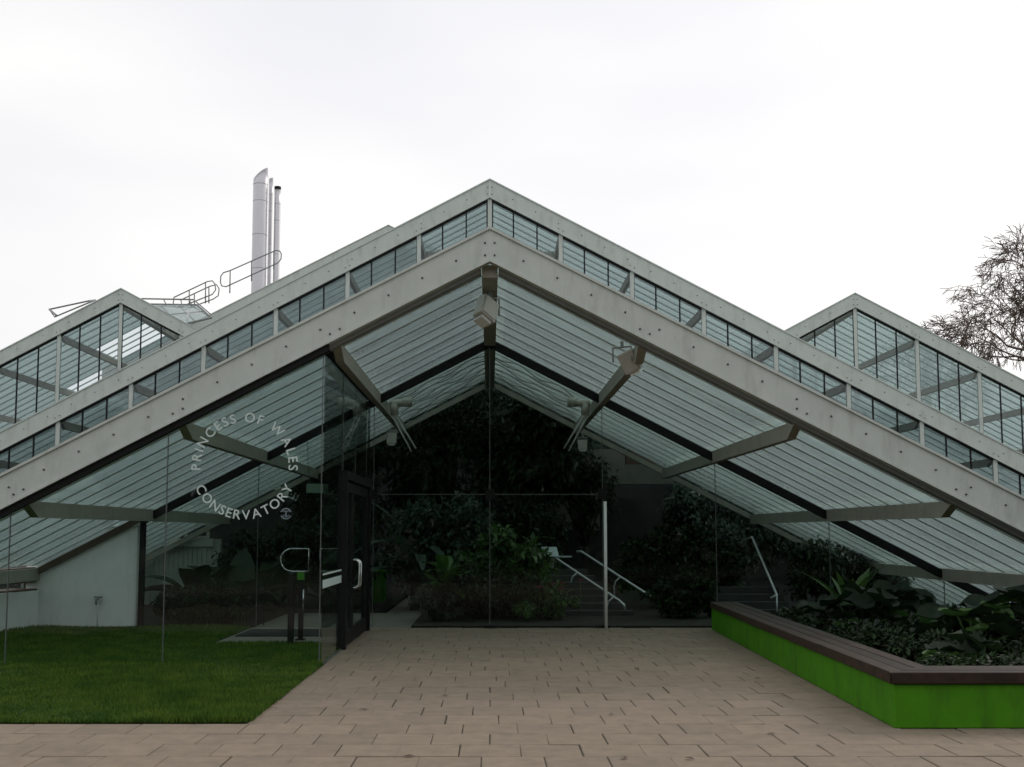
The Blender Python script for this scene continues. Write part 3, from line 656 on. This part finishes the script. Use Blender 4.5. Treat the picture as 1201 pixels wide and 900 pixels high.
def actuator(x, y, z, sg, label, s=1.0, mat='white'):
    t = thing('vent_actuator', label, 'vent opener', (x, y, z), 'roof vent openers on the beams')
    B().tube([(x, y, z), (x - sg * .42 * s, y, z)], .075 * s, 10).obj('motor', 'greybox', t, True)
    B().tube([(x - sg * .30 * s, y - .05, z + .01), (x - sg * .48 * s, y - .05, z + .01)], .10 * s, 10).obj('gearbox', 'greybox', t, True)
    B().tube([(x - sg * .10 * s, y, z), (x - sg * .10 * s, y, z - .25 * s)], .09 * s, 8).obj('mount', 'greybox', t, True)
    for k, dx in enumerate((0, .09)):
        B().tube([(x - sg * (.02 + dx) * s, y + .1 * k, z - .2 * s - .02 * k), (x - sg * (.42 + dx) * s, y + .55 * s + .1 * k, z - (.98 - .07 * k) * s)], .017 * s, 6).obj('arm', mat, t, True)
    return t
actuator(-1.80, 19.8, 3.92, -1, 'grey vent opener with slim arms above the black entrance door', .85)
actuator(1.80, 19.8, 3.92, 1, 'grey vent opener with slim arms above the steel stair rails', .85)
actuator(-1.80, 30.6, 9.40, -1, 'vent opener behind the clerestory panes, lawn side of the ridge', 1.1)
actuator(1.80, 30.6, 9.40, 1, 'vent opener behind the clerestory panes, bench side of the ridge', 1.1)

# ------------------------------------------------------------------ stairs, rails, reading board
st = thing('steps', 'short concrete stair between the planted beds behind the glass', 'steps', (1.6, 21.5, 0))
for k in range(7):
    B().box((1.15 - .0 * k + .12 * k * -1, 21.3 + .32 * k, .02), (2.75 - .12 * k, 21.62 + .32 * k, .12 * (k + 1))).obj('step', 'darkwall', st)
def rail(name, pts, posts, label, group=None):
    t = thing(name, label, 'handrail', pts[-1], group)
    B().tube(pts, .022, 8).obj('top_rail', 'rail', t, True)
    for q in posts: B().tube(q, .017, 6).obj('post', 'rail', t, True)
    return t
def P(px, py, Y):
    f_ = 1300; p = R(5.3); u = (px - 574.5) / f_; v = (625 - f_ * math.tan(p) - py) / f_
    dx, dy, dz = u, math.cos(p) - v * math.sin(p), math.sin(p) + v * math.cos(p); return Vector((dx * Y / dy, Y, 1.6 + dz * Y / dy))
A0, A1 = P(645, 650, 23.6), P(727, 705, 21.2)
def hook(p, h): return [p, p + Vector((-.10, .02, -.09)), p + Vector((-.13, .03, -.2)), Vector((p.x - .13, p.y + .03, h))]
rail('handrail', [A0 + Vector((-.10, .05, .06)), A0, A1, A1 + Vector((.08, -.03, -.08)), A1 + Vector((.09, -.04, -.16))],
     [hook(A0 + (A1 - A0) * t, z) for t, z in ((.02, .9), (.42, .4), (.92, .02))], 'steel stair handrail with the reading board at its upper end')
C0, C1 = P(682, 647, 23.6), P(770, 704, 21.2)
rail('handrail', [C0 + Vector((-.10, .05, .0)), C0, C1, C1 + Vector((.06, -.03, -.08)), C1 + Vector((.07, -.04, -.45))],
     [hook(C0 + (C1 - C0) * t, z) for t, z in ((.55, .1),)], 'steel stair handrail on the ivy side of the steps')
D0, D1 = P(882, 630, 24.0), P(911, 698, 21.6)
rail('handrail', [D0 + Vector((-.2, .1, -.1)), D0, D1, D1 + Vector((-.12, .0, -.06))], [[D1, D1 + Vector((0, .02, -.45))]], 'steep thin steel handrail above the green bench')
E0, E1 = P(937, 640, 25.0), P(950, 668, 24)
rail('handrail', [E0, E1], [[E1, E1 + Vector((0, 0, -.8))]], 'short steel handrail among the leaves behind the green bench')
st2 = thing('steps', 'dark concrete steps beside the steep handrail behind the glass', 'steps', (5.1, 22.0, 0))
for k in range(4): B().box((4.6, 21.8 + .35 * k, .02), (5.9, 22.15 + .35 * k, .10 + .13 * k)).obj('step', 'darkwall', st2)
bd = thing('reading_board', 'small tilted information board at the top of the stair rail', 'sign', (1.25, 23.5, 0))
q0 = P(648, 648, 23.4)
B().add([tuple(q0 + Vector(p)) for p in ((-.17, -.1, -.08), (.13, -.1, -.10), (.10, .22, .09), (-.22, .22, .09), (-.17, -.1, -.06), (.13, -.1, -.08), (.10, .22, .11), (-.22, .22, .11))],
        [(3, 2, 1, 0), (4, 5, 6, 7), (0, 1, 5, 4), (1, 2, 6, 5), (2, 3, 7, 6), (3, 0, 4, 7)]).obj('panel', 'signpanel', bd)
B().tube([tuple(q0 + Vector((0, .1, 0))), (q0.x, q0.y + .1, .03)], .03, 8).obj('post', 'bar', bd, True)
B().cbox(tuple(q0 + Vector((.26, .0, -.09))), (.28, .16, .03)).obj('shelf', 'signpanel', bd)
# raised walkway slabs deep inside
wk = thing('raised_walkway', 'dim concrete walkway with stepped parapets behind the ivy', 'walkway', (4, 31, 0))
for (px0, px1, py0, py1, Y, m_) in ((712, 790, 545, 568, 30, 'concrete'), (690, 735, 527, 552, 32, 'concrete'), (640, 703, 560, 622, 31.5, 'concrete'), (735, 775, 530, 548, 31, 'brown')):
    a, c = P(px0, py1, Y), P(px1, py0, Y)
    B().box((a.x, Y, a.z), (c.x, Y + .4, c.z)).obj('parapet', m_, wk)
B().box((.8, 32.5, 0), (7.6, 33, 2.6)).obj('base_wall', 'darkwall', wk)

# ------------------------------------------------------------------ flues and catwalk rails
def flue(px0, px1, ytop, Y, cut, label):
    a = P(px0, ytop, Y); c = P(px1, ytop, Y); r_ = (c.x - a.x) / 2; x = (a.x + c.x) / 2; zt = a.z
    t = thing('flue_pipe', label, 'flue', (x, Y, 0), 'steel boiler flues')
    n = 20; z0 = 0; b = B(); hs_ = [z0] + [zt - 1.9 * k for k in range(6, 0, -1)] + [zt - .95]
    pts = []
    for z in hs_:
        b.v += [(x + r_ * math.cos(2 * math.pi * k / n), Y + r_ * math.sin(2 * math.pi * k / n), z) for k in range(n)]
    b.v += [(x + r_ * math.cos(2 * math.pi * k / n), Y + r_ * math.sin(2 * math.pi * k / n), zt + cut * r_ * (math.cos(2 * math.pi * k / n) - 1)) for k in range(n)]
    for i in range(len(hs_)):
        b.f += [(i * n + k, i * n + (k + 1) % n, (i + 1) * n + (k + 1) % n, (i + 1) * n + k) for k in range(n)]
    b.f.append(tuple(len(hs_) * n + k for k in range(n)))
    sh = b.obj('shaft', 'flue', t, True)
    for z in hs_[1:]:
        B().tube([(x, Y, z - .02), (x, Y, z + .02)], r_ * 1.02, 20).obj('seam', 'flue', sh, True)
    return t, x, r_, zt
flue(297.5, 314.5, 197.5, 60, .9, 'wide polished steel flue with a slanted top')
flue(315.5, 320.5, 209, 61, .3, 'slim steel flue between the two other flues')
t, x, r_, zt = flue(322, 329.5, 220, 60.3, .0, 'short steel flue with a dark cap')
B().tube([(x, 60.3, zt - .12), (x, 60.3, zt + .03)], r_ * 1.06, 16).obj('cap', 'black', t, True)
def loop_rail(label, pts_px, Y, posts, grp):
    t = thing('catwalk_railing', label, 'railing', tuple(P(*pts_px[0], Y)), grp)
    pts = [P(*q, Y) for q in pts_px]; B().tube(pts + [pts[0]], .024, 6).obj('rail', 'bar', t, True)
    for p0, p1 in posts: B().tube([P(*p0, Y), P(*p1, Y)], .024, 6).obj('post', 'bar', t, True)
    return t
loop_rail('looped steel catwalk railing in front of the flues', [(262, 320), (270, 317.5), (323, 294), (328, 294.5), (330, 298), (329.5, 304), (326, 308.5), (265, 336.5), (260, 335.5), (258.5, 331), (259, 324)], 41.6,
          [((270, 317.5), (269.5, 344)), ((321, 295), (321, 316)), ((295, 306), (295, 330))], 'catwalk railings')
loop_rail('looped steel catwalk railing beside the open vent', [(204, 349), (243, 330.5), (249, 329.5), (252, 333), (253, 340), (249, 345.5), (207, 362), (203, 358)], 41.8, [((241, 331), (241, 356)), ((222, 340.5), (222, 358))], 'catwalk railings')
loop_rail('lower steel catwalk railing looping down to the vent', [(212, 352), (246, 336), (254, 334), (257, 339), (256, 347), (250, 351), (215, 364)], 42.3, [((245, 337), (245, 356)), ((228, 345), (228, 362))], 'catwalk railings')
# propped open vent frame left of the railings
vf = thing('roof_vent', 'opened glazed roof vent frame beside the smaller gable', 'roof vent', tuple(P(200, 365, 40)))
v4 = [P(166, 357, 39.5), P(231, 358, 39.5), P(248, 373, 38.0), P(192, 386, 37.4)]
B().tube(v4 + [v4[0]], .04, 6).obj('frame', 'bar', vf)
B().add([tuple(q) for q in v4] + [tuple(q + Vector((0, 0, .012))) for q in v4], [(3, 2, 1, 0), (4, 5, 6, 7), (0, 1, 5, 4), (1, 2, 6, 5), (2, 3, 7, 6), (3, 0, 4, 7)]).obj('pane', 'roofglass', vf)
for k in (.33, .66):
    B().tube([v4[0].lerp(v4[1], k), v4[3].lerp(v4[2], k)], .025, 5).obj('bar', 'bar', vf)
B().tube([v4[0].lerp(v4[3], .5), v4[1].lerp(v4[2], .5)], .025, 5).obj('bar', 'bar', vf)
B().tube([P(166, 350.5, 39.6), P(227, 351.6, 39.6), P(246, 368, 38.2)], .028, 6).obj('guard_rail', 'bar', vf)
for q in (192, 222): B().tube([P(q, 351.2, 39.6), P(q + 3, 358, 39.4)], .02, 5).obj('guard_post', 'bar', vf)
B().tube([P(222, 362, 38), P(219, 377, 38)], .03, 5).obj('stay', 'white', vf)
vf2 = thing('roof_vent', 'thin steel vent frame lifted above the ridge of the smaller gable', 'roof vent', tuple(P(60, 368, 39)))
v5 = [P(58, 363, 39), P(105, 353, 38.0), P(112, 352, 40.0), P(64, 372, 40.0)]
B().tube(v5 + [v5[0]], .03, 5).obj('frame', 'bar', vf2)
B().tube([P(58, 363, 39), P(66, 370, 38)], .04, 5).obj('hinge_arm', 'bar', vf2)

# ------------------------------------------------------------------ plants
def leaf_quads(C, D, Nn, ln, wd, fold=.18):
    """C base points, D directions, Nn normals, arrays -> one folded diamond leaf each"""
    side = np.cross(D, Nn); side /= np.linalg.norm(side, axis=1, keepdims=True) + 1e-9
    V = np.empty((len(C), 4, 3)); mid = C + D * (ln * .5)[:, None]
    V[:, 0] = C; V[:, 1] = mid + side * (wd / 2)[:, None] + Nn * (ln * fold)[:, None]
    V[:, 2] = C + D * ln[:, None] - Nn * (ln * .1)[:, None]; V[:, 3] = mid - side * (wd / 2)[:, None] + Nn * (ln * fold)[:, None]
    return V.reshape(-1, 3)
def unit(n):
    v = RNG.normal(size=(n, 3)); return v / np.linalg.norm(v, axis=1, keepdims=True)
def cloud(cs, rad, n, leaf, ratio=.42, droop=.3, zmin=.03):
    k = RNG.integers(0, len(cs), n); u = unit(n); r = np.abs(RNG.normal(.75, .28, n))[:, None]
    C = cs[k] + u * r * rad[k][:, None] * np.array([1, 1, .8])
    D = u * .7 + unit(n) * .8 + np.array([0, 0, -droop]); D /= np.linalg.norm(D, axis=1, keepdims=True)
    Nn = unit(n) * .6 + np.array([0, 0, 1.0]); Nn -= D * (Nn * D).sum(1, keepdims=True); Nn /= np.linalg.norm(Nn, axis=1, keepdims=True)
    ln = leaf * RNG.uniform(.6, 1.35, n)
    C[:, 2] = np.maximum(C[:, 2], zmin)
    return leaf_quads(C, D, Nn, ln, ln * ratio)
def shrub(name, label, cat, loc, rx, ry, z0, z1, nclump, n, leaf, mat, trunk=None, ratio=.42, droop=.3, group=None):
    t = thing(name, label, cat, loc, group)
    loc = np.array(loc); u = unit(nclump) * (RNG.uniform(.25, 1, nclump) ** .5)[:, None]
    cs = loc + u * np.array([rx, ry, (z1 - z0) / 2]) * .85 + np.array([0, 0, (z0 + z1) / 2])
    rad = RNG.uniform(.16, .36, nclump) * min(rx, ry, (z1 - z0) / 2) * 1.35
    V = cloud(cs, rad, n, leaf, ratio, droop)
    me = fast_mesh('foliage', V, np.arange(len(V)).reshape(-1, 4), mat)
    put('crown' if cat == 'tree' else 'foliage', me, t).location = -Vector(loc)
    b = B(); base = Vector(loc)
    if trunk:
        b.tube([base, base + Vector((.08, 0, z0 * .5)), base + Vector((0, .05, (z0 + z1) / 2))], [trunk, trunk * .8, trunk * .45], 8)
    for c_ in cs[:: max(1, nclump // 9)]:
        s0 = base + Vector((RNG.uniform(-.1, .1), RNG.uniform(-.1, .1), (z0 * .8 if trunk else 0)))
        m_ = s0.lerp(Vector(c_), .5) + Vector((0, 0, .1)); b.tube([s0, m_, Vector(c_)], [max(.012, (trunk or .03) * .45), max(.01, (trunk or .03) * .3), .006], 5)
    b.obj('trunk' if trunk else 'stems', 'bark', t, True)
    return t
def blade_leaf(L_, W_, bend, mat, name='leaf', cup=.12, wav=0.0, n=7):
    V = []; F = []
    for i in range(n + 1):
        t = i / n; wd = W_ * (math.sin(math.pi * min(1, t * .93 + .04)) ** .75) * .5
        x = L_ * math.sin(bend * t) / bend if bend else L_ * t; z = -L_ * (1 - math.cos(bend * t)) / bend if bend else 0
        for j, s_ in enumerate((-1, -.5, 0, .5, 1)):
            V.append((x, wd * s_, z + cup * wd * abs(s_) * 2 + wav * math.sin(t * 17 + s_ * 3) * W_ * abs(s_)))
    for i in range(n):
        for j in range(4): F.append((i * 5 + j, i * 5 + j + 1, i * 5 + j + 6, i * 5 + j + 5))
    return mesh(name, V, F, mat, True)
def round_leaf(r, mat, wav=.1, seed=0):
    rn = random.Random(seed); V = [(0, 0, 0)]; F = []; n = 16
    ph = [rn.uniform(0, 6.28) for _ in range(3)]
    for k in (1, 2):
        for i in range(n):
            a = 2 * math.pi * i / n; rr = r * k / 2 * (1 + .14 * math.sin(5 * a + ph[0]) + .08 * math.sin(9 * a + ph[1]))
            if abs(a - math.pi) < .3: rr *= .55
            V.append((rr * math.cos(a), rr * math.sin(a), (.10 * k * k - .05) * r + wav * r * k / 2 * math.sin(4 * a + ph[2])))
    for i in range(n):
        j = (i + 1) % n; F.append((0, 1 + i, 1 + j)); F.append((1 + i, 1 + n + i, 1 + n + j, 1 + j))
    return mesh('leaf', V, F, mat, True)
def leafy(name, label, loc, meshes, n, el, h=0.0, stalk=.0, spread=.05, mat_st='leaf_mid', group=None, scale=(.7, 1.15)):
    """plant of big leaves, each its own part; stalk>0: leaf blades sit on stalks"""
    t = thing(name, label, 'plant', loc, group); base = Vector(loc)
    for i in range(n):
        a = 2 * math.pi * (i * .618 % 1) + random.uniform(-.2, .2); e = R(random.uniform(*el)); sc = random.uniform(*scale)
        p = base + Vector((math.cos(a) * spread, math.sin(a) * spread, h * random.uniform(.5, 1)))
        if stalk:
            tip = p + Vector((math.cos(a) * math.cos(e), math.sin(a) * math.cos(e), math.sin(e))) * stalk * sc
            mid = p.lerp(tip, .55) + Vector((0, 0, .12 * stalk))
            B().tube([p, mid, tip], [.02, .016, .012], 5).obj('stalk', mat_st, t, True)
            put('leaf', random.choice(meshes), t, tip, (random.uniform(-.35, .35), random.uniform(-.1, .5), a), (sc,) * 3)
        else:
            put('leaf', random.choice(meshes), t, p, (random.uniform(-.2, .2), -e, a), (sc,) * 3)
    if h: B().tube([base, base + Vector((0, 0, h))], .05, 8).obj('stem', 'bark', t, True)
    return t

# centre bed just behind the glass
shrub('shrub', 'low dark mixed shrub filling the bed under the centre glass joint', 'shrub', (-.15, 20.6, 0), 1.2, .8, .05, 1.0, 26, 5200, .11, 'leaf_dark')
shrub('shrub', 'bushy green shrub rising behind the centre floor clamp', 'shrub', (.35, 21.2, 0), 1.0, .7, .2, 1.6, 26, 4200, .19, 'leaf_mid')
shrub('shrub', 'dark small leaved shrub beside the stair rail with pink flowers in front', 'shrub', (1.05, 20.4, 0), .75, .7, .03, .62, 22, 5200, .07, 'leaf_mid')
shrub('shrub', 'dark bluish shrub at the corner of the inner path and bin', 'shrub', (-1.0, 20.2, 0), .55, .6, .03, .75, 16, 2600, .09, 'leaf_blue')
wide = blade_leaf(.50, .22, .9, 'leaf_bright'); wide2 = blade_leaf(.48, .2, 1.1, 'leaf_mid')
leafy('broadleaf_plant', 'bright green broad leaved plant lit at the front of the dark bed', (-.8, 20.25, 0), [wide, wide2, wide], 30, (10, 70), h=.95, spread=.08)
leafy('broadleaf_plant', 'mid green strap leaved plant under the horizontal glass joint', (.0, 22.4, 0), [blade_leaf(1.1, .10, .7, 'leaf_mid')], 20, (45, 85), h=.8, spread=.06)
leafy('fern', 'pale green fern tuft leaning on the lower stair rail post', (1.32, 21.9, 0), [blade_leaf(.45, .09, .8, 'leaf_bright')], 26, (30, 85), h=.50, spread=.03)
leafy('palm', 'dim arching palm above the inner path and the green bin', (-1.6, 23.2, 0), [blade_leaf(1.5, .22, 1.0, 'leaf_blue')], 18, (15, 75), h=1.5, spread=.06)
leafy('palm', 'thin leaved palm rising behind the centre bed', (.5, 23.6, 0), [blade_leaf(1.2, .09, .9, 'leaf_mid')], 26, (15, 80), h=1.2, spread=.05)
leafy('broadleaf_plant', 'dark paddle leaved plant in front of the reading board', (.75, 21.9, 0), [blade_leaf(.7, .26, .9, 'leaf_dark'), blade_leaf(.6, .22, 1.1, 'leaf_mid')], 18, (20, 80), h=.7, spread=.05)
fl = thing('flower', 'pink flowers dotted in the low bed by the stair', 'flower', (1.15, 20.0, .6), 'pink flowers by the stair')
for k in range(7):
    x, y, z = 1.15 + random.uniform(-.35, .6), 20.0 + random.uniform(-.2, .3), .50 + random.uniform(0, .28)
    V = B()
    for q in range(5):
        a = q * 1.2566; V.add([(x, y, z), (x + .05 * math.cos(a - .4), y + .05 * math.sin(a - .4), z + .03), (x + .075 * math.cos(a), y + .075 * math.sin(a), z + .025), (x + .05 * math.cos(a + .4), y + .05 * math.sin(a + .4), z + .03)], [(0, 1, 2, 3)])
    V.obj('bloom', 'flower', fl); B().tube([(x, y, z), (x, y, .2)], .006, 4).obj('stalk', 'leaf_mid', fl)
# trees inside
for (lab, loc, rx, ry, z0, z1, nc, n, lf, mt) in (
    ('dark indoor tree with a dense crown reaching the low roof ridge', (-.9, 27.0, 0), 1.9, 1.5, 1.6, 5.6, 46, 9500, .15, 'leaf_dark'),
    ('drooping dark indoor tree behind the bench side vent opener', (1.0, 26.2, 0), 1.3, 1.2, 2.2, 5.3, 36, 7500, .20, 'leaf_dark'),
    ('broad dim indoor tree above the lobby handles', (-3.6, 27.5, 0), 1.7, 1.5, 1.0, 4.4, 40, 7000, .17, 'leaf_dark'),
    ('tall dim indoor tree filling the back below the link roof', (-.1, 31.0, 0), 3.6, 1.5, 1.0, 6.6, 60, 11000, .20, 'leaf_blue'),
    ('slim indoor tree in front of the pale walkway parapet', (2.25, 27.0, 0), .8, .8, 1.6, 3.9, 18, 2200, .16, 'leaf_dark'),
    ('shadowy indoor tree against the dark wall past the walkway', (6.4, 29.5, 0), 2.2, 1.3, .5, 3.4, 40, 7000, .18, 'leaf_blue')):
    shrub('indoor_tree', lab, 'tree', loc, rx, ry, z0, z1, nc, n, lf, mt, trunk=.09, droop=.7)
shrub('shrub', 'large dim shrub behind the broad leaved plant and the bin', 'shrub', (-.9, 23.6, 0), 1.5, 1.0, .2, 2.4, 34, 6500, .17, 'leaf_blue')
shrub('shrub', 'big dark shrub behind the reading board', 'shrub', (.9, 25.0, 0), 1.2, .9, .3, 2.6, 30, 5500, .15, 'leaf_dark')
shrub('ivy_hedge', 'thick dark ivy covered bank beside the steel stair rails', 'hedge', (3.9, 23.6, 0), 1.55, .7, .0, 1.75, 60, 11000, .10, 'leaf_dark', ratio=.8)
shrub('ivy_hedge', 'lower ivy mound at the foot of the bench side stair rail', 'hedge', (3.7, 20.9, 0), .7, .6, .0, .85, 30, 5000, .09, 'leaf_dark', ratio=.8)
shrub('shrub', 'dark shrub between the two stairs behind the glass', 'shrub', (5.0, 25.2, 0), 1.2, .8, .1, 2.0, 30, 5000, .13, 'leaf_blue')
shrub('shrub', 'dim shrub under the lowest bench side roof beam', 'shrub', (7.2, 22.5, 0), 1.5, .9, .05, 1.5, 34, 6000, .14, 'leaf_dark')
# lobby side plants
ban = blade_leaf(1.25, .42, .75, 'bigleaf', cup=.2); ban2 = blade_leaf(1.0, .34, .95, 'leaf_dark', cup=.2)
for lab, loc, n, h in (('dark big leaved plant in front of the pale battened partition', (-5.2, 21.6, 0), 15, .55), ('dark big leaved plant behind the glass joint of the lettered screen', (-4.5, 22.6, 0), 15, .5), ('dark arching plant at the edge of the lobby path', (-4.55, 20.6, 0), 16, .25), ('dark big leaved plant beside the black post of the screen', (-5.6, 21.0, 0), 14, .45)):
    leafy('broadleaf_plant', lab, loc, [ban, ban2, ban2], n, (20, 78), h=h, spread=.08)
shrub('shrub', 'low dark shrub under the pale battened partition', 'shrub', (-5.0, 19.5, 0), .95, .3, .03, .7, 44, 7500, .13, 'leaf_dark')
shrub('shrub', 'dark rounded shrub beside the lobby path below the lettering', 'shrub', (-4.6, 24.0, 0), 1.3, .9, .03, 1.9, 34, 6000, .15, 'leaf_dark')
shrub('shrub', 'dim shrub behind the chrome lobby handles', 'shrub', (-3.3, 24.3, 0), .8, .8, .2, 2.2, 24, 4200, .15, 'leaf_blue')
# hoops
hp = thing('plant_hoop', 'thin wire hoops edging the bed beside the lobby path', 'hoop', (-4.3, 19.4, 0))
for k in range(3):
    x = -4.75 + .3 * k; B().tube([(x, 19.4, 0)] + arc((x + .12, 19.4, .25), .12, 180, 0, 8) + [(x + .24, 19.4, 0)], .009, 5).obj('hoop', 'black', hp, True)
# bench bed
rl = [round_leaf(.30, 'bigleaf', .12, 1), round_leaf(.25, 'bigleaf', .16, 2), round_leaf(.2, 'leaf_mid', .1, 3)]
for lab, loc, n in (('big round leaved plant in the bed just behind the bench corner', (6.1, 14.2, 0), 16), ('large ragged leaved plant at the far end of the bench seat', (7.2, 15.6, 0), 18),
                    ('dark round leaved plant under the lowest pane of glass', (5.5, 16.6, 0), 15), ('spreading round leaved plant against the glass screen', (6.4, 17.6, 0), 16), ('round leaved plant half hidden by the bench', (5.2, 12.4, 0), 14)):
    leafy('roundleaf_plant', lab, loc, rl, n, (25, 80), stalk=.62 if loc[1] > 13 else .32, spread=.06)
sw = blade_leaf(.95, .12, .7, 'leaf_mid')
leafy('strap_plant', 'upright strap leaved plant behind the bench against the glass roof', (5.75, 17.9, 0), [sw], 14, (50, 85), h=.35)
leafy('strap_plant', 'arching grey green plant at the inner end of the bench', (4.35, 17.6, 0), [blade_leaf(.8, .2, 1.0, 'bigleaf')], 9, (20, 60), h=.15)
for lab, loc, rx, ry, z1 in (('low dark ground shrub along the inner side of the bench', (4.75, 14.2, 0), .6, 1.5, .42), ('low dark shrub behind the bench corner', (5.0, 11.2, 0), .9, .9, .36), ('low dark shrub beneath the round leaved plants', (6.8, 13.0, 0), 1.2, 1.4, .5), ('low fine leaved shrub near the glass behind the bench', (4.6, 16.8, 0), .5, 1.1, .45), ('low dark shrub between the two round leaved plants behind the bench', (6.0, 15.4, 0), .9, 1.0, .45), ('low dark shrub hugging the bench seat inside the bed', (5.3, 13.2, 0), .7, .9, .40), ('low dark shrub filling the outer bed', (7.8, 16.4, 0), 1.3, 1.6, .55)):
    shrub('shrub', lab, 'shrub', loc, rx, ry, .02, z1, 34, 5200, .085, 'leaf_dark')

# ------------------------------------------------------------------ bare trees and the belt of trees behind the camera
def bare_tree(label, loc, L0, L1, seed, depth=7, tr=.45, tmin=.017):
    rn = random.Random(seed); t = thing('bare_tree', label, 'tree', loc, 'bare winter trees'); big = B(); tw = B()
    def grow(p, d, ln, r, k):
        n = 3; pts = [p]; q = p; dd = d.copy()
        for i in range(n):
            dd = (dd + Vector((rn.gauss(0, .17), rn.gauss(0, .17), rn.gauss(0, .13) + (.08 if k > 4 else -.03)))).normalized(); q = q + dd * ln / n; pts.append(q)
        r1 = max(tmin, r * .72); rr = [r + (r1 - r) * i / n for i in range(n + 1)]
        (big if k >= depth - 1 else tw).tube(pts, rr, 7 if k >= depth - 2 else (5 if k > 3 else 3), caps=False)
        if k == 0: return
        m = rn.choice((2, 3)) if k > 4 else rn.choice((2, 3, 3))
        for i in range(m):
            ax = Vector((rn.gauss(0, 1), rn.gauss(0, 1), rn.gauss(0, .8))); ax = (ax - dd * ax.dot(dd)).normalized()
            ang = R(rn.uniform(18, 52) if i else rn.uniform(6, 26)); nd = (dd * math.cos(ang) + ax * math.sin(ang)).normalized()
            if k < 4: nd = (nd + Vector((0, 0, -.20))).normalized()
            grow(pts[-1] if i < 2 else pts[-2], nd, ln * rn.uniform(.70, .88), max(tmin, r1 * rn.uniform(.62, .85)), k - 1)
    p0 = Vector(loc); p1 = p0 + Vector((.1, 0, L0 * .5)); p2 = p0 + Vector((-.1, .1, L0))
    big.tube([p0, p1, p2], [tr * 1.2, tr, tr * .85], 10, caps=False)
    for i in range(6):
        a = i * 1.05 + rn.uniform(-.3, .3); e = R(rn.uniform(25, 70)) if i < 5 else R(88)
        grow(p1.lerp(p2, .35 + .65 * i / 5), Vector((math.cos(a) * math.cos(e), math.sin(a) * math.cos(e), math.sin(e))), L1 * rn.uniform(.85, 1.1), tr * .42, depth)
    big.obj('trunk', 'bark_far', t, True); tw.obj('crown', 'bark_far', t, True)
    return t
bare_tree('large bare plane tree towering past the smaller greenhouse gable', (36.0, 68, 0), 12.8, 2.75, 5, 7, .42, .018)
bare_tree('smaller bare tree peeping over the ridge of the greenhouse gable', (28.0, 70, 0), 11.0, 1.35, 11, 6, .2, .014)
for i, (x, y, h, r_) in enumerate(((-17, -19, 11, 5), (-8, -22, 13, 5.5), (1, -20, 12, 5), (9, -23, 13, 5.5), (18, -19, 11, 5), (-27, -12, 11, 5), (27, -12, 11, 5))):
    lab = ['rounded evergreen at the lawn end of the belt facing the entrance', 'tall evergreen second from the lawn end of the belt facing the entrance', 'evergreen straight across from the entrance porch', 'tall evergreen across from the bench in the belt facing the entrance', 'rounded evergreen past the bench in the belt facing the entrance', 'outermost evergreen beyond the lawn', 'outermost evergreen beyond the bench bed'][i]
    shrub('evergreen_tree', lab, 'tree', (x, y, 0), r_ * 1.25, 3.2, .6, h, 60, 7000, 1.1, 'leaf_outdoor', trunk=.3, group='trees facing the greenhouse')
V = cloud(np.stack([RNG.uniform(-45, 45, 260), RNG.uniform(-27, -24, 260), RNG.uniform(.2, 3.6, 260)], 1), np.full(260, 1.1), 26000, .55)  # unseen hedge, added to close bright sky gaps in the screen reflections
hg = put('unseen_hedge', fast_mesh('unseen_hedge', V, np.arange(len(V)).reshape(-1, 4), 'leaf_outdoor')); tag(hg, 'unseen evergreen hedge added to block bright sky reflections in the entrance glass', 'hedge')

# ------------------------------------------------------------------ fallen leaves
for i, (x, y) in enumerate(((-.62, 8.13), (1.45, 8.0), (.95, 8.1), (1.7, 13.2), (-.4, 11.1), (2.9, 12.4), (-.2, 17.4), (1.1, 10.0), (2.2, 9.0), (-1.1, 10.2))):
    o = put('fallen_leaf', mesh('fallen_leaf', [(0, 0, .004), (.045, .018, .012), (.095, 0, .006), (.045, -.018, .014)], [(0, 1, 2, 3)], 'brown'), None, (x, y, .004), (0, 0, i * 2.4), (.9 + .1 * (i % 4),) * 3)
    tag(o, 'small curled brown leaf lying on the paving', 'leaf', 'fallen leaves on the paving')
